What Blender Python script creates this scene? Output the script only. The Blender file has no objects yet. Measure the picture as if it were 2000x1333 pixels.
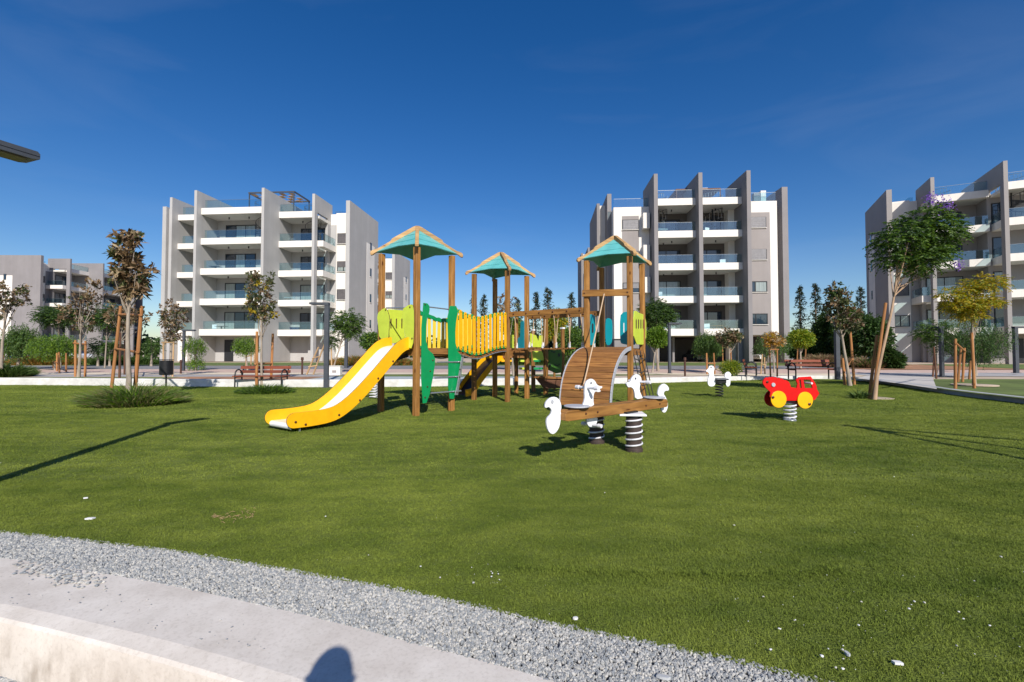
import bpy, math, random
import numpy as np
from mathutils import Vector, Matrix
R = math.radians
random.seed(7); rng = np.random.default_rng(7)
SC = bpy.context.scene
COL = SC.collection

# ------------------------------------------------------------------ camera, sky, sun, exposure
F_PX, CAM_H, HOR = 889.0, 1.27, 691.0
PITCH = math.atan((HOR - 666.5) / F_PX)
cam_d = bpy.data.cameras.new('camera'); cam_d.lens = 16.0; cam_d.sensor_width = 36.0
cam_d.clip_start = 0.03; cam_d.clip_end = 6000
cam = bpy.data.objects.new('camera', cam_d); COL.objects.link(cam)
cam.location = (0, 0, CAM_H); cam.rotation_euler = (math.pi/2 + PITCH, 0, 0)
SC.camera = cam

SUN_AZ, SUN_EL = R(15.5), R(34.5)          # sun stands behind the camera, 15.5 deg to the right
sun_dir = Vector((math.sin(SUN_AZ)*math.cos(SUN_EL), -math.cos(SUN_AZ)*math.cos(SUN_EL), math.sin(SUN_EL)))
world = bpy.data.worlds.new('World'); SC.world = world; world.use_nodes = True
nt = world.node_tree; nt.nodes.clear()
def N(t, kind, **kw):
    n = t.nodes.new(kind)
    for k, v in kw.items(): setattr(n, k, v)
    return n
w_out = N(nt, 'ShaderNodeOutputWorld'); w_bg = N(nt, 'ShaderNodeBackground')
sky = N(nt, 'ShaderNodeTexSky', sky_type='NISHITA'); sky.sun_disc = False
sky.sun_elevation = SUN_EL; sky.sun_rotation = math.pi - SUN_AZ
sky.altitude = 0; sky.air_density = 1.0; sky.dust_density = 0.45; sky.ozone_density = 2.2
hs = N(nt, 'ShaderNodeHueSaturation'); hs.inputs['Saturation'].default_value = 1.40; hs.inputs['Hue'].default_value = 0.508
gm = N(nt, 'ShaderNodeGamma'); gm.inputs[1].default_value = 1.0
# faint cirrus streaks over the whole sky
tc = N(nt, 'ShaderNodeTexCoord'); mp = N(nt, 'ShaderNodeMapping')
mp.inputs['Rotation'].default_value = (0.2, 0.35, 0.5); mp.inputs['Scale'].default_value = (1.0, 2.2, 5.5)
ns = N(nt, 'ShaderNodeTexNoise'); ns.inputs['Scale'].default_value = 1.5; ns.inputs['Detail'].default_value = 7; ns.inputs['Roughness'].default_value = 0.52
ns.inputs['Distortion'].default_value = 0.6
cr = N(nt, 'ShaderNodeValToRGB'); cr.color_ramp.elements[0].position = 0.5; cr.color_ramp.elements[1].position = 0.95
cr.color_ramp.elements[0].color = (0, 0, 0, 1); cr.color_ramp.elements[1].color = (0.085, 0.085, 0.085, 1)
mx = N(nt, 'ShaderNodeMix', data_type='RGBA'); mx.inputs['B'].default_value = (6.5, 7.0, 7.8, 1)
L = nt.links
L.new(sky.outputs[0], hs.inputs['Color']); tint = N(nt, 'ShaderNodeMix', data_type='RGBA', blend_type='MULTIPLY'); tint.inputs['Factor'].default_value = 1; tint.inputs['B'].default_value = (.98, .98, 1.04, 1)
L.new(hs.outputs[0], tint.inputs['A']); L.new(tint.outputs['Result'], gm.inputs[0]); L.new(gm.outputs[0], mx.inputs['A'])
L.new(tc.outputs['Generated'], mp.inputs[0]); L.new(mp.outputs[0], ns.inputs['Vector']); L.new(ns.outputs[0], cr.inputs[0])
L.new(cr.outputs[0], mx.inputs['Factor']); L.new(mx.outputs['Result'], w_bg.inputs[0]); L.new(w_bg.outputs[0], w_out.inputs[0])
w_bg.inputs[1].default_value = 0.094

sl = bpy.data.lights.new('sun', 'SUN'); sl.energy = 5.0; sl.angle = R(0.53); sl.color = (1.0, 0.94, 0.85)
so = bpy.data.objects.new('sun', sl); COL.objects.link(so); so.location = (10, -30, 40)
so.rotation_euler = (-sun_dir).to_track_quat('-Z', 'Y').to_euler()
SC.view_settings.view_transform = 'Standard'; SC.view_settings.look = 'None'
SC.view_settings.gamma = 1; SC.view_settings.exposure = 0.18; SC.view_settings.use_curve_mapping = False
SC.render.engine = 'CYCLES'
SC.cycles.max_bounces = 6; SC.cycles.diffuse_bounces = 3; SC.cycles.glossy_bounces = 3
SC.cycles.transmission_bounces = 4; SC.cycles.transparent_max_bounces = 12; SC.cycles.use_denoising = True

# ------------------------------------------------------------------ measuring: where a point seen in the photo stands
def ray(px, py):
    u, v = px - 1000.0, 666.5 - py
    return Vector((u, F_PX*math.cos(PITCH) - v*math.sin(PITCH), F_PX*math.sin(PITCH) + v*math.cos(PITCH)))
def P(px, py, z=0.0):                       # on the level z
    d = ray(px, py); t = (z - CAM_H) / d.z
    return Vector((d.x*t, d.y*t, z))
def at(px, py, Y):                          # at the distance Y
    d = ray(px, py); t = Y / d.y
    return Vector((d.x*t, Y, CAM_H + d.z*t))
def onplane(px, py, a, b):                  # on the upright plane through a and b
    d = ray(px, py); n = Vector((b[1]-a[1], a[0]-b[0], 0))
    t = n.dot(Vector((a[0], a[1], 0))) / n.dot(Vector((d.x, d.y, 0)))
    return Vector((d.x*t, d.y*t, CAM_H + d.z*t))

# ------------------------------------------------------------------ materials
def hexl(r, g, b):
    f = lambda c: (c/255/12.92) if c/255 <= .04045 else ((c/255+.055)/1.055)**2.4
    return (f(r), f(g), f(b), 1)
def base_mat(name, col, rough=.6, metal=0, spec=.5, coat=0):
    m = bpy.data.materials.new(name); m.use_nodes = True
    b = m.node_tree.nodes['Principled BSDF']
    b.inputs['Base Color'].default_value = (*col[:3], 1); b.inputs['Roughness'].default_value = rough
    b.inputs['Metallic'].default_value = metal; b.inputs['Specular IOR Level'].default_value = spec
    b.inputs['Coat Weight'].default_value = coat
    return m
def noisy(name, col, var=.15, scale=6.0, rough=.6, bump=0.0, bscale=60.0, metal=0, spec=.4, col2=None, coord='Object', stretch=(1, 1, 1), detail=5, coat=0, contrast=(.3, .7)):
    m = base_mat(name, col, rough, metal, spec, coat); t = m.node_tree; b = t.nodes['Principled BSDF']; k = t.links
    c = N(t, 'ShaderNodeTexCoord'); mm = N(t, 'ShaderNodeMapping'); mm.inputs['Scale'].default_value = stretch
    n1 = N(t, 'ShaderNodeTexNoise'); n1.inputs['Scale'].default_value = scale; n1.inputs['Detail'].default_value = detail; n1.inputs['Roughness'].default_value = .6
    rp = N(t, 'ShaderNodeValToRGB'); e = rp.color_ramp.elements
    e[0].position, e[1].position = contrast
    lo = tuple(max(0, x*(1-var)) for x in col[:3]); hi = col2[:3] if col2 else tuple(min(1, x*(1+var)) for x in col[:3])
    e[0].color = (*lo, 1); e[1].color = (*hi, 1)
    k.new(c.outputs[coord], mm.inputs[0]); k.new(mm.outputs[0], n1.inputs['Vector']); k.new(n1.outputs[0], rp.inputs[0]); k.new(rp.outputs[0], b.inputs['Base Color'])
    if bump:
        n2 = N(t, 'ShaderNodeTexNoise'); n2.inputs['Scale'].default_value = bscale; n2.inputs['Detail'].default_value = 4
        bp = N(t, 'ShaderNodeBump'); bp.inputs['Strength'].default_value = bump; bp.inputs['Distance'].default_value = .01
        k.new(mm.outputs[0], n2.inputs['Vector']); k.new(n2.outputs[0], bp.inputs['Height']); k.new(bp.outputs[0], b.inputs['Normal'])
    return m
def wood(name, dark, light, rough=.6, rings=14.0):
    m = base_mat(name, light, rough, spec=.35); t = m.node_tree; b = t.nodes['Principled BSDF']; k = t.links
    uv = N(t, 'ShaderNodeUVMap'); mm = N(t, 'ShaderNodeMapping'); mm.inputs['Scale'].default_value = (1.2, rings, 1)
    oi = N(t, 'ShaderNodeObjectInfo'); ad = N(t, 'ShaderNodeVectorMath', operation='ADD'); sc = N(t, 'ShaderNodeVectorMath', operation='SCALE'); sc.inputs['Scale'].default_value = 40
    cx = N(t, 'ShaderNodeCombineXYZ'); k.new(oi.outputs['Random'], cx.inputs[0]); k.new(oi.outputs['Random'], cx.inputs[1]); k.new(cx.outputs[0], sc.inputs[0])
    k.new(uv.outputs[0], mm.inputs[0]); k.new(mm.outputs[0], ad.inputs[0]); k.new(sc.outputs[0], ad.inputs[1])
    n1 = N(t, 'ShaderNodeTexNoise'); n1.inputs['Scale'].default_value = 1.6; n1.inputs['Detail'].default_value = 7; n1.inputs['Distortion'].default_value = .5
    rp = N(t, 'ShaderNodeValToRGB'); e = rp.color_ramp.elements; e[0].position = .3; e[1].position = .68; e[0].color = (*dark, 1); e[1].color = (*light, 1)
    # knots
    vo = N(t, 'ShaderNodeTexVoronoi'); vo.inputs['Scale'].default_value = 1.0; m2 = N(t, 'ShaderNodeMapping'); m2.inputs['Scale'].default_value = (2.2, 9, 1)
    a2 = N(t, 'ShaderNodeVectorMath', operation='ADD'); k.new(uv.outputs[0], m2.inputs[0]); k.new(m2.outputs[0], a2.inputs[0]); k.new(sc.outputs[0], a2.inputs[1]); k.new(a2.outputs[0], vo.inputs['Vector'])
    r2 = N(t, 'ShaderNodeValToRGB'); f = r2.color_ramp.elements; f[0].position = .06; f[1].position = .14; f[0].color = (.35, .25, .2, 1); f[1].color = (1, 1, 1, 1)
    ml = N(t, 'ShaderNodeMix', data_type='RGBA', blend_type='MULTIPLY'); ml.inputs['Factor'].default_value = 1
    k.new(ad.outputs[0], n1.inputs['Vector']); k.new(n1.outputs[0], rp.inputs[0]); k.new(rp.outputs[0], ml.inputs['A']); k.new(vo.outputs['Distance'], r2.inputs[0]); k.new(r2.outputs[0], ml.inputs['B'])
    vr = N(t, 'ShaderNodeHueSaturation'); mr = N(t, 'ShaderNodeMapRange'); mr.inputs['To Min'].default_value = .78; mr.inputs['To Max'].default_value = 1.2
    k.new(oi.outputs['Random'], mr.inputs[0]); k.new(mr.outputs[0], vr.inputs['Value']); k.new(ml.outputs['Result'], vr.inputs['Color']); k.new(vr.outputs[0], b.inputs['Base Color'])
    bp = N(t, 'ShaderNodeBump'); bp.inputs['Strength'].default_value = .35; bp.inputs['Distance'].default_value = .004
    k.new(n1.outputs[0], bp.inputs['Height']); k.new(bp.outputs[0], b.inputs['Normal'])
    return m
def leafm(name, c1, c2, trans=.35, rough=.5):
    m = bpy.data.materials.new(name); m.use_nodes = True; t = m.node_tree; k = t.links; b = t.nodes['Principled BSDF']
    g = N(t, 'ShaderNodeNewGeometry'); rp = N(t, 'ShaderNodeValToRGB'); e = rp.color_ramp.elements
    e[0].color = (*c1, 1); e[1].color = (*c2, 1)
    k.new(g.outputs['Random Per Island'], rp.inputs[0]); k.new(rp.outputs[0], b.inputs['Base Color'])
    b.inputs['Roughness'].default_value = rough; b.inputs['Specular IOR Level'].default_value = .35
    tr = N(t, 'ShaderNodeBsdfTranslucent'); hsv = N(t, 'ShaderNodeHueSaturation'); hsv.inputs['Value'].default_value = 1.3; hsv.inputs['Saturation'].default_value = 1.1
    k.new(rp.outputs[0], hsv.inputs['Color']); k.new(hsv.outputs[0], tr.inputs['Color'])
    ms = N(t, 'ShaderNodeMixShader'); ms.inputs[0].default_value = trans
    k.new(b.outputs[0], ms.inputs[1]); k.new(tr.outputs[0], ms.inputs[2]); k.new(ms.outputs[0], t.nodes['Material Output'].inputs['Surface'])
    return m
def glassm(name, tint=(.72, .86, .86), refl=(.9, .95, 1)):
    m = bpy.data.materials.new(name); m.use_nodes = True; t = m.node_tree; k = t.links; t.nodes.remove(t.nodes['Principled BSDF'])
    tr = N(t, 'ShaderNodeBsdfTransparent'); tr.inputs[0].default_value = (*tint, 1)
    gl = N(t, 'ShaderNodeBsdfGlossy'); gl.inputs['Color'].default_value = (*refl, 1); gl.inputs['Roughness'].default_value = .03
    lw = N(t, 'ShaderNodeLayerWeight'); lw.inputs[0].default_value = .5
    fr = N(t, 'ShaderNodeMath', operation='POWER'); fr.inputs[1].default_value = 3.5; k.new(lw.outputs['Facing'], fr.inputs[0])
    ma = N(t, 'ShaderNodeMath', operation='MULTIPLY_ADD'); ma.inputs[1].default_value = .8; ma.inputs[2].default_value = .10; ma.use_clamp = True
    ms = N(t, 'ShaderNodeMixShader'); k.new(fr.outputs[0], ma.inputs[0]); k.new(ma.outputs[0], ms.inputs[0]); k.new(tr.outputs[0], ms.inputs[1]); k.new(gl.outputs[0], ms.inputs[2])
    k.new(ms.outputs[0], t.nodes['Material Output'].inputs['Surface'])
    return m

M = {}
M['post'] = wood('pine_post', (.17, .075, .018), (.38, .185, .048))
M['plank'] = wood('stained_plank', (.145, .058, .018), (.32, .15, .042))
M['roofwood'] = wood('sunbleached_timber', (.3, .17, .07), (.5, .32, .145), .7)
M['stake'] = wood('tree_stake_wood', (.26, .1, .03), (.42, .2, .075), .75)
M['stake_pale'] = wood('pale_stake_wood', (.32, .2, .1), (.5, .34, .19), .8)
M['stake_dark'] = wood('dark_stake_wood', (.08, .035, .02), (.17, .08, .045), .8)
M['bench_wood'] = wood('bench_slat_wood', (.12, .028, .012), (.235, .06, .028), .5)
M['teal'] = noisy('teal_board', (.11, .42, .42), .12, 5, .38, .05, 40, spec=.4, stretch=(1, 1, 1))
M['bluepanel'] = noisy('turquoise_panel', (.004, .29, .36), .06, 4, .35)
M['lime'] = noisy('lime_panel', (.55, .66, .06), .05, 4, .38)
M['yellow'] = noisy('yellow_panel', (.86, .44, .006), .04, 4, .35)
M['yellow2'] = noisy('pale_yellow_panel', (.86, .60, .06), .04, 4, .35)
M['green'] = noisy('green_panel', (.003, .27, .085), .06, 4, .35)
M['dgreen'] = noisy('olive_green_panel', (.05, .16, .02), .08, 4, .4)
M['edge'] = noisy('panel_edge_brown', (.10, .06, .02), .2, 8, .6)
M['black'] = noisy('black_plastic', (.012, .012, .014), .2, 9, .4)
M['bolt'] = noisy('bolt_cap', (.07, .02, .008), .2, 20, .4)
M['steel'] = noisy('galvanised_steel', (.55, .57, .6), .15, 20, .35, metal=.8)
M['slidebed'] = noisy('white_slide_bed', (.82, .82, .84), .05, 3, .22)
M['whitepanel'] = noisy('white_panel', (.80, .82, .86), .04, 5, .4)
M['greyplate'] = noisy('grey_plate', (.40, .41, .45), .1, 12, .5)
M['springm'] = noisy('white_coil', (.62, .62, .66), .25, 12, .4)
M['springd'] = noisy('rubber_column', (.05, .035, .03), .3, 10, .7)
M['red'] = noisy('red_panel', (.62, .006, .006), .07, 6, .32)
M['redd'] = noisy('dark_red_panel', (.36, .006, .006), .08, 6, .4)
M['handle'] = noisy('grey_handle', (.62, .62, .66), .1, 8, .5)
M['rope'] = noisy('beige_rope', (.50, .36, .24), .25, 90, .9)
M['ropedark'] = noisy('dark_net_rope', (.035, .035, .035), .25, 90, .9)
M['lamp'] = noisy('anthracite_metal', (.055, .062, .075), .15, 6, .45)
M['lampface'] = noisy('lamp_diffuser', (.10, .08, .045), .1, 6, .4)
M['iron'] = noisy('black_cast_iron', (.012, .013, .015), .3, 12, .5)
M['rust'] = noisy('brown_steel', (.07, .03, .02), .3, 12, .7)
M['wallwhite'] = noisy('white_render', (.74, .705, .66), .06, .6, .85, .1, 40)
M['fing1'] = noisy('light_grey_render', (.41, .402, .398), .06, .5, .9, .12, 40)
M['fing2'] = noisy('taupe_render', (.235, .222, .228), .07, .5, .9, .12, 40)
M['panelg'] = noisy('warm_grey_panel', (.29, .265, .26), .06, .5, .9)
M['recess'] = noisy('shaded_recess_render', (.13, .115, .11), .08, .5, .9)  # balcony shade put into the colour: taupe darkened for the back walls
M['ceil'] = noisy('soffit_white', (.62, .6, .56), .05, .8, .9)
M['frame'] = noisy('dark_window_frame', (.02, .022, .026), .2, 6, .4)
M['pane'] = base_mat('window_pane', (.02, .035, .055), .04, 0, .9)
M['panec'] = noisy('curtained_pane', (.26, .3, .29), .35, 3, .05, spec=.8, stretch=(9, 9, .2))
M['shutter'] = noisy('roller_shutter', (.13, .12, .125), .15, 3, .5)
M['shutterm'] = noisy('grey_roller_shutter', (.24, .235, .25), .15, 3, .5)
M['shutterl'] = noisy('pale_roller_shutter', (.38, .38, .41), .12, 3, .5)
M['bglass'] = glassm('balustrade_glass', (.78, .90, .92))
M['clear'] = glassm('car_glass', (.25, .3, .33))
M['rail'] = noisy('grey_rail', (.2, .22, .24), .1, 6, .4, metal=.6)
M['bark'] = noisy('pale_bark', (.30, .25, .20), .3, 9, .9, .5, 30, stretch=(1, 1, .25))
M['barkd'] = noisy('dark_bark', (.13, .09, .065), .35, 9, .9, .5, 30, stretch=(1, 1, .25))
M['barkj'] = noisy('jacaranda_bark', (.36, .245, .16), .3, 7, .9, .5, 30, stretch=(1, 1, .2))
M['concrete'] = noisy('cast_concrete', (.63, .57, .51), .13, 2.2, .9, .12, 260, col2=(.71, .665, .61), detail=10)
M['kerb'] = noisy('white_kerb_concrete', (.66, .65, .63), .12, 1.5, .9, .2, 60)
M['kerbg'] = noisy('grey_kerb_concrete', (.40, .41, .42), .15, 1.5, .9, .2, 60)
M['path'] = noisy('grey_path', (.36, .35, .35), .12, .8, .95, .2, 70)
M['walk'] = noisy('pale_walkway', (.50, .47, .44), .1, .9, .95, .15, 70)
M['asph'] = noisy('asphalt', (.20, .20, .21), .12, 1.0, .95, .2, 80)
M['pink'] = noisy('pinkish_paving', (.52, .38, .32), .12, 2.5, .95, .15, 60)
M['cream'] = noisy('cream_kerbstone', (.66, .56, .42), .1, 1.5, .9)
M['soil'] = noisy('red_brown_soil', (.34, .18, .10), .3, 1.2, 1, .6, 20)
M['bsoil'] = noisy('sandy_soil', (.46, .37, .28), .2, .9, 1, .5, 20)
M['sand'] = noisy('pale_sand', (.50, .43, .36), .18, 3, 1, .5, 40)
M['stone'] = noisy('grey_gravel', (.36, .38, .40), .25, 9, .9, .2, 60, col2=(.56, .57, .58))
M['stonew'] = noisy('white_chip', (.66, .66, .66), .1, 9, .9)
M['carblue'] = base_mat('blue_car_paint', (.01, .04, .17), .25, .3, .5, .8)
M['carwhite'] = base_mat('white_car_paint', (.75, .76, .78), .25, 0, .5, .8)
M['cardark'] = base_mat('grey_car_paint', (.1, .12, .15), .25, .4, .5, .8)
M['tyre'] = noisy('tyre_rubber', (.015, .015, .015), .2, 20, .8)
M['rim'] = base_mat('alloy_rim', (.5, .5, .52), .3, .8)
M['lamplens'] = base_mat('lamp_lens', (.7, .7, .72), .1, 0, .8)
M['redlens'] = base_mat('red_lens', (.35, .01, .01), .15, 0, .8)

def weather(m, amt, stretch, scale, lo=.42, hi=.62):
    t = m.node_tree; k = t.links; b = t.nodes['Principled BSDF']; src = b.inputs['Base Color'].links[0].from_socket
    g = N(t, 'ShaderNodeNewGeometry'); mm = N(t, 'ShaderNodeMapping'); mm.inputs['Scale'].default_value = stretch
    n = N(t, 'ShaderNodeTexNoise'); n.inputs['Scale'].default_value = scale; n.inputs['Detail'].default_value = 8; n.inputs['Roughness'].default_value = .65
    rp = N(t, 'ShaderNodeValToRGB'); e = rp.color_ramp.elements; e[0].position = lo; e[1].position = hi; e[0].color = (1-amt, 1-amt*1.05, 1-amt*1.15, 1); e[1].color = (1, 1, 1, 1)
    ml = N(t, 'ShaderNodeMix', data_type='RGBA', blend_type='MULTIPLY'); ml.inputs['Factor'].default_value = 1
    k.new(g.outputs['Position'], mm.inputs[0]); k.new(mm.outputs[0], n.inputs['Vector']); k.new(n.outputs[0], rp.inputs[0]); k.new(src, ml.inputs['A']); k.new(rp.outputs[0], ml.inputs['B']); k.new(ml.outputs['Result'], b.inputs['Base Color'])
for q in ('wallwhite', 'fing1', 'fing2', 'panelg'): weather(M[q], .055, (1.6, 1.6, .12), 1.0)
weather(M['concrete'], .12, (1, 1, 1), 55, .36, .5); weather(M['concrete'], .10, (1, 1.0, 1), 5, .35, .6); weather(M['kerb'], .14, (1.5, 1.5, 3), 3)
for q in ('yellow', 'lime', 'green', 'red', 'whitepanel', 'slidebed'): weather(M[q], .09, (1, 1, 1), 6, .35, .6)
def turf_mat():
    m = base_mat('artificial_turf', (.09, .14, .02), .8, spec=.15); t = m.node_tree; k = t.links; b = t.nodes['Principled BSDF']
    g = N(t, 'ShaderNodeNewGeometry')
    a = N(t, 'ShaderNodeTexNoise'); a.inputs['Scale'].default_value = .55; a.inputs['Detail'].default_value = 5; a.inputs['Roughness'].default_value = .65
    mpp = N(t, 'ShaderNodeMapping'); mpp.inputs['Scale'].default_value = (.6, 1.25, 1); mpp.inputs['Rotation'].default_value = (0, 0, R(-14))
    c = N(t, 'ShaderNodeTexNoise'); c.inputs['Scale'].default_value = 3.2; c.inputs['Detail'].default_value = 6
    f = N(t, 'ShaderNodeTexNoise'); f.inputs['Scale'].default_value = 95; f.inputs['Detail'].default_value = 3
    k.new(g.outputs['Position'], mpp.inputs[0]); k.new(mpp.outputs[0], a.inputs['Vector']); k.new(mpp.outputs[0], c.inputs['Vector']); k.new(g.outputs['Position'], f.inputs['Vector'])
    s1 = N(t, 'ShaderNodeMath', operation='MULTIPLY_ADD'); s1.inputs[1].default_value = .62; k.new(a.outputs[0], s1.inputs[0])
    s2 = N(t, 'ShaderNodeMath', operation='MULTIPLY'); s2.inputs[1].default_value = .38; k.new(c.outputs[0], s2.inputs[0]); k.new(s2.outputs[0], s1.inputs[2])
    rp = N(t, 'ShaderNodeValToRGB'); e = rp.color_ramp.elements
    e[0].position = .36; e[0].color = (.080, .112, .016, 1); e[1].position = .62; e[1].color = (.17, .205, .038, 1)
    k.new(s1.outputs[0], rp.inputs[0])
    fr = N(t, 'ShaderNodeMapRange'); fr.inputs['From Min'].default_value = .3; fr.inputs['From Max'].default_value = .7; fr.inputs['To Min'].default_value = .6; fr.inputs['To Max'].default_value = 1.4
    k.new(f.outputs[0], fr.inputs[0])
    ml = N(t, 'ShaderNodeMix', data_type='RGBA', blend_type='MULTIPLY'); ml.inputs['Factor'].default_value = 1
    cc = N(t, 'ShaderNodeCombineColor'); [k.new(fr.outputs[0], cc.inputs[i]) for i in range(3)]
    k.new(rp.outputs[0], ml.inputs['A']); k.new(cc.outputs[0], ml.inputs['B']); k.new(ml.outputs['Result'], b.inputs['Base Color'])
    bp = N(t, 'ShaderNodeBump'); bp.inputs['Strength'].default_value = .8; bp.inputs['Distance'].default_value = .02
    k.new(f.outputs[0], bp.inputs['Height']); k.new(bp.outputs[0], b.inputs['Normal'])
    return m
M['turf'] = turf_mat()
M['lawn'] = noisy('strip_lawn', (.11, .15, .035), .35, .8, .95, .5, 30, detail=8)

# ------------------------------------------------------------------ mesh helpers
class MB:
    def __init__(s): s.v, s.f, s.uv, s.mi = [], [], [], []
    def quad(s, pts, uv=None, m=0):
        n = len(s.v); s.v += [tuple(p) for p in pts]; s.f.append(tuple(range(n, n+len(pts)))); s.uv.append(uv or [(p[0], p[1]+p[2]) for p in pts]); s.mi.append(m)
    def box(s, c, size, ax=None, m=0):
        # c centre, size full, ax three unit axes; uv runs along the longest axis
        ax = ax or (Vector((1, 0, 0)), Vector((0, 1, 0)), Vector((0, 0, 1)))
        c = Vector(c); h = [x/2 for x in size]; lo = max(range(3), key=lambda i: size[i])
        for i in range(3):
            j, k = [q for q in range(3) if q != i]
            for sg in (1, -1):
                co = [(-1, -1), (1, -1), (1, 1), (-1, 1)]
                n_ax = ax[i]*sg
                if (ax[j].cross(ax[k])).dot(n_ax) < 0: co = co[::-1]
                pts, uv = [], []
                for a, b in co:
                    p = c + n_ax*h[i] + ax[j]*h[j]*a + ax[k]*h[k]*b; pts.append(p)
                    cj, ck = h[j]*a, h[k]*b
                    uv.append((cj, ck + i*.7) if (j == lo or (i == lo)) else (ck, cj + i*.7))
                s.quad(pts, uv, m)
        return s
    def bx(s, x0, x1, y0, y1, z0, z1, m=0):
        x0, x1 = min(x0, x1), max(x0, x1)
        return s.box(((x0+x1)/2, (y0+y1)/2, (z0+z1)/2), (x1-x0, abs(y1-y0), abs(z1-z0)), m=m)
    def beam(s, a, b, w, h, up=(0, 0, 1), m=0):
        a, b = Vector(a), Vector(b); d = (b-a); l = d.length; d.normalize(); u = Vector(up)
        sd = d.cross(u)
        if sd.length < 1e-4: sd = d.cross(Vector((1, 0, 0)))
        sd.normalize(); u = sd.cross(d)
        return s.box((a+b)/2, (l, w, h), (d, sd, u), m)
    def tube(s, pts, rad, n=8, m=0, cap=True):
        pts = [Vector(p) for p in pts]
        if not hasattr(rad, '__len__'): rad = [rad]*len(pts)
        rings = []; L_ = 0; prev = None
        for i, p in enumerate(pts):
            d = (pts[min(i+1, len(pts)-1)] - pts[max(i-1, 0)]).normalized()
            if prev is None:
                a = d.cross(Vector((0, 0, 1)));
                if a.length < .05: a = d.cross(Vector((1, 0, 0)))
                a.normalize()
            else:
                a = (prev - d*prev.dot(d)).normalized()
            prev = a; b = d.cross(a)
            if i: L_ += (p-pts[i-1]).length
            base = len(s.v)
            for k in range(n):
                t = 2*math.pi*k/n; s.v.append(tuple(p + (a*math.cos(t)+b*math.sin(t))*rad[i]))
            rings.append((base, L_))
        for i in range(len(rings)-1):
            (b0, l0), (b1, l1) = rings[i], rings[i+1]
            for k in range(n):
                k2 = (k+1) % n
                s.f.append((b0+k, b0+k2, b1+k2, b1+k)); s.mi.append(m)
                s.uv.append([(l0, k/n*.3), (l0, (k+1)/n*.3), (l1, (k+1)/n*.3), (l1, k/n*.3)])
        if cap:
            for (b0, l0), rev in ((rings[0], True), (rings[-1], False)):
                q = list(range(b0, b0+n)); q = q[::-1] if rev else q
                s.f.append(tuple(q)); s.mi.append(m); s.uv.append([(l0, 0)]*n)
        return s
    def plate(s, pts, off, m=0, medge=None):
        # polygon of 3D points extruded by the vector off (both ways half)
        pts = [Vector(p) for p in pts]; o = Vector(off)*.5; n = len(pts)
        nrm = Vector((0, 0, 0))
        for i in range(n): nrm += pts[i].cross(pts[(i+1) % n])
        if nrm.dot(o) < 0: pts = pts[::-1]
        me = m if medge is None else medge
        d = (pts[1]-pts[0]).normalized()
        f1 = [p+o for p in pts]; f2 = [p-o for p in pts]
        e1 = Vector((0, 0, 1)); 
        zs = [p.z for p in pts]; hx = max((a-b).xy.length for a in pts[:1] for b in pts)
        def uvp(p): return (p.z, p.x*.7+p.y*.7) if max(zs)-min(zs) > hx else ((p-pts[0]).xy.length, p.z)
        s.quad(f1, [uvp(p) for p in f1], m); s.quad(f2[::-1], [uvp(p) for p in f2[::-1]], m)
        for i in range(n):
            j = (i+1) % n; q = [f1[j], f1[i], f2[i], f2[j]]; s.quad(q, [uvp(p) for p in q], me)
        return s
    def build(s, name, mats, parent=None, org=None, bevel=0, smooth=False, seg=2):
        me = bpy.data.meshes.new(name)
        V = np.array(s.v, dtype=float)
        if org is not None: V = V - np.array(org)[None, :]
        me.from_pydata(V.tolist(), [], s.f)
        mats = mats if isinstance(mats, (list, tuple)) else [mats]
        for m in mats: me.materials.append(m)
        me.polygons.foreach_set('material_index', s.mi)
        ul = me.uv_layers.new(name='UVMap'); flat = [c for u in s.uv for p in u for c in p]
        ul.data.foreach_set('uv', flat)
        if smooth: me.polygons.foreach_set('use_smooth', [True]*len(me.polygons))
        me.update()
        o = bpy.data.objects.new(name, me); COL.objects.link(o)
        if parent is not None: o.parent = parent
        if bevel:
            if True:
                w = o.modifiers.new('weld', 'WELD'); w.merge_threshold = .0003
            b = o.modifiers.new('bevel', 'BEVEL'); b.width = bevel; b.segments = seg; b.limit_method = 'ANGLE'; b.angle_limit = R(40)
        return o
def empty(name, loc, rz=0, label=None, cat=None, group=None, kind=None):
    o = bpy.data.objects.new(name, None); COL.objects.link(o); o.location = loc; o.rotation_euler = (0, 0, rz); o.empty_display_size = .2
    return tag(o, label, cat, group, kind)
def tag(o, label=None, cat=None, group=None, kind=None):
    for k, v in (('label', label), ('category', cat), ('group', group), ('kind', kind)):
        if v: o[k] = v
    return o
def smooth_by_angle(o, ang=35):
    me = o.data; me.polygons.foreach_set('use_smooth', [True]*len(me.polygons))
    try: me.set_sharp_from_angle(angle=R(ang))
    except Exception: pass
def copy_tree(o, parent=None):
    c = o.copy(); COL.objects.link(c)
    if parent is not None: c.parent = parent
    for ch in [x for x in CH.get(o.name, [])]: copy_tree(ch, c)
    return c
CH = {}
def refresh():
    CH.clear()
    for o in bpy.data.objects:
        if o.parent: CH.setdefault(o.parent.name, []).append(o)
def subcopy(root, loc, rz, label, group=None):
    refresh(); c = copy_tree(root); c.location = loc; c.rotation_euler = (0, 0, rz); c['label'] = label
    if group: c['group'] = group
    return c
def smoothstep(a, b, x):
    t = min(1, max(0, (x-a)/(b-a))); return t*t*(3-2*t)

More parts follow.
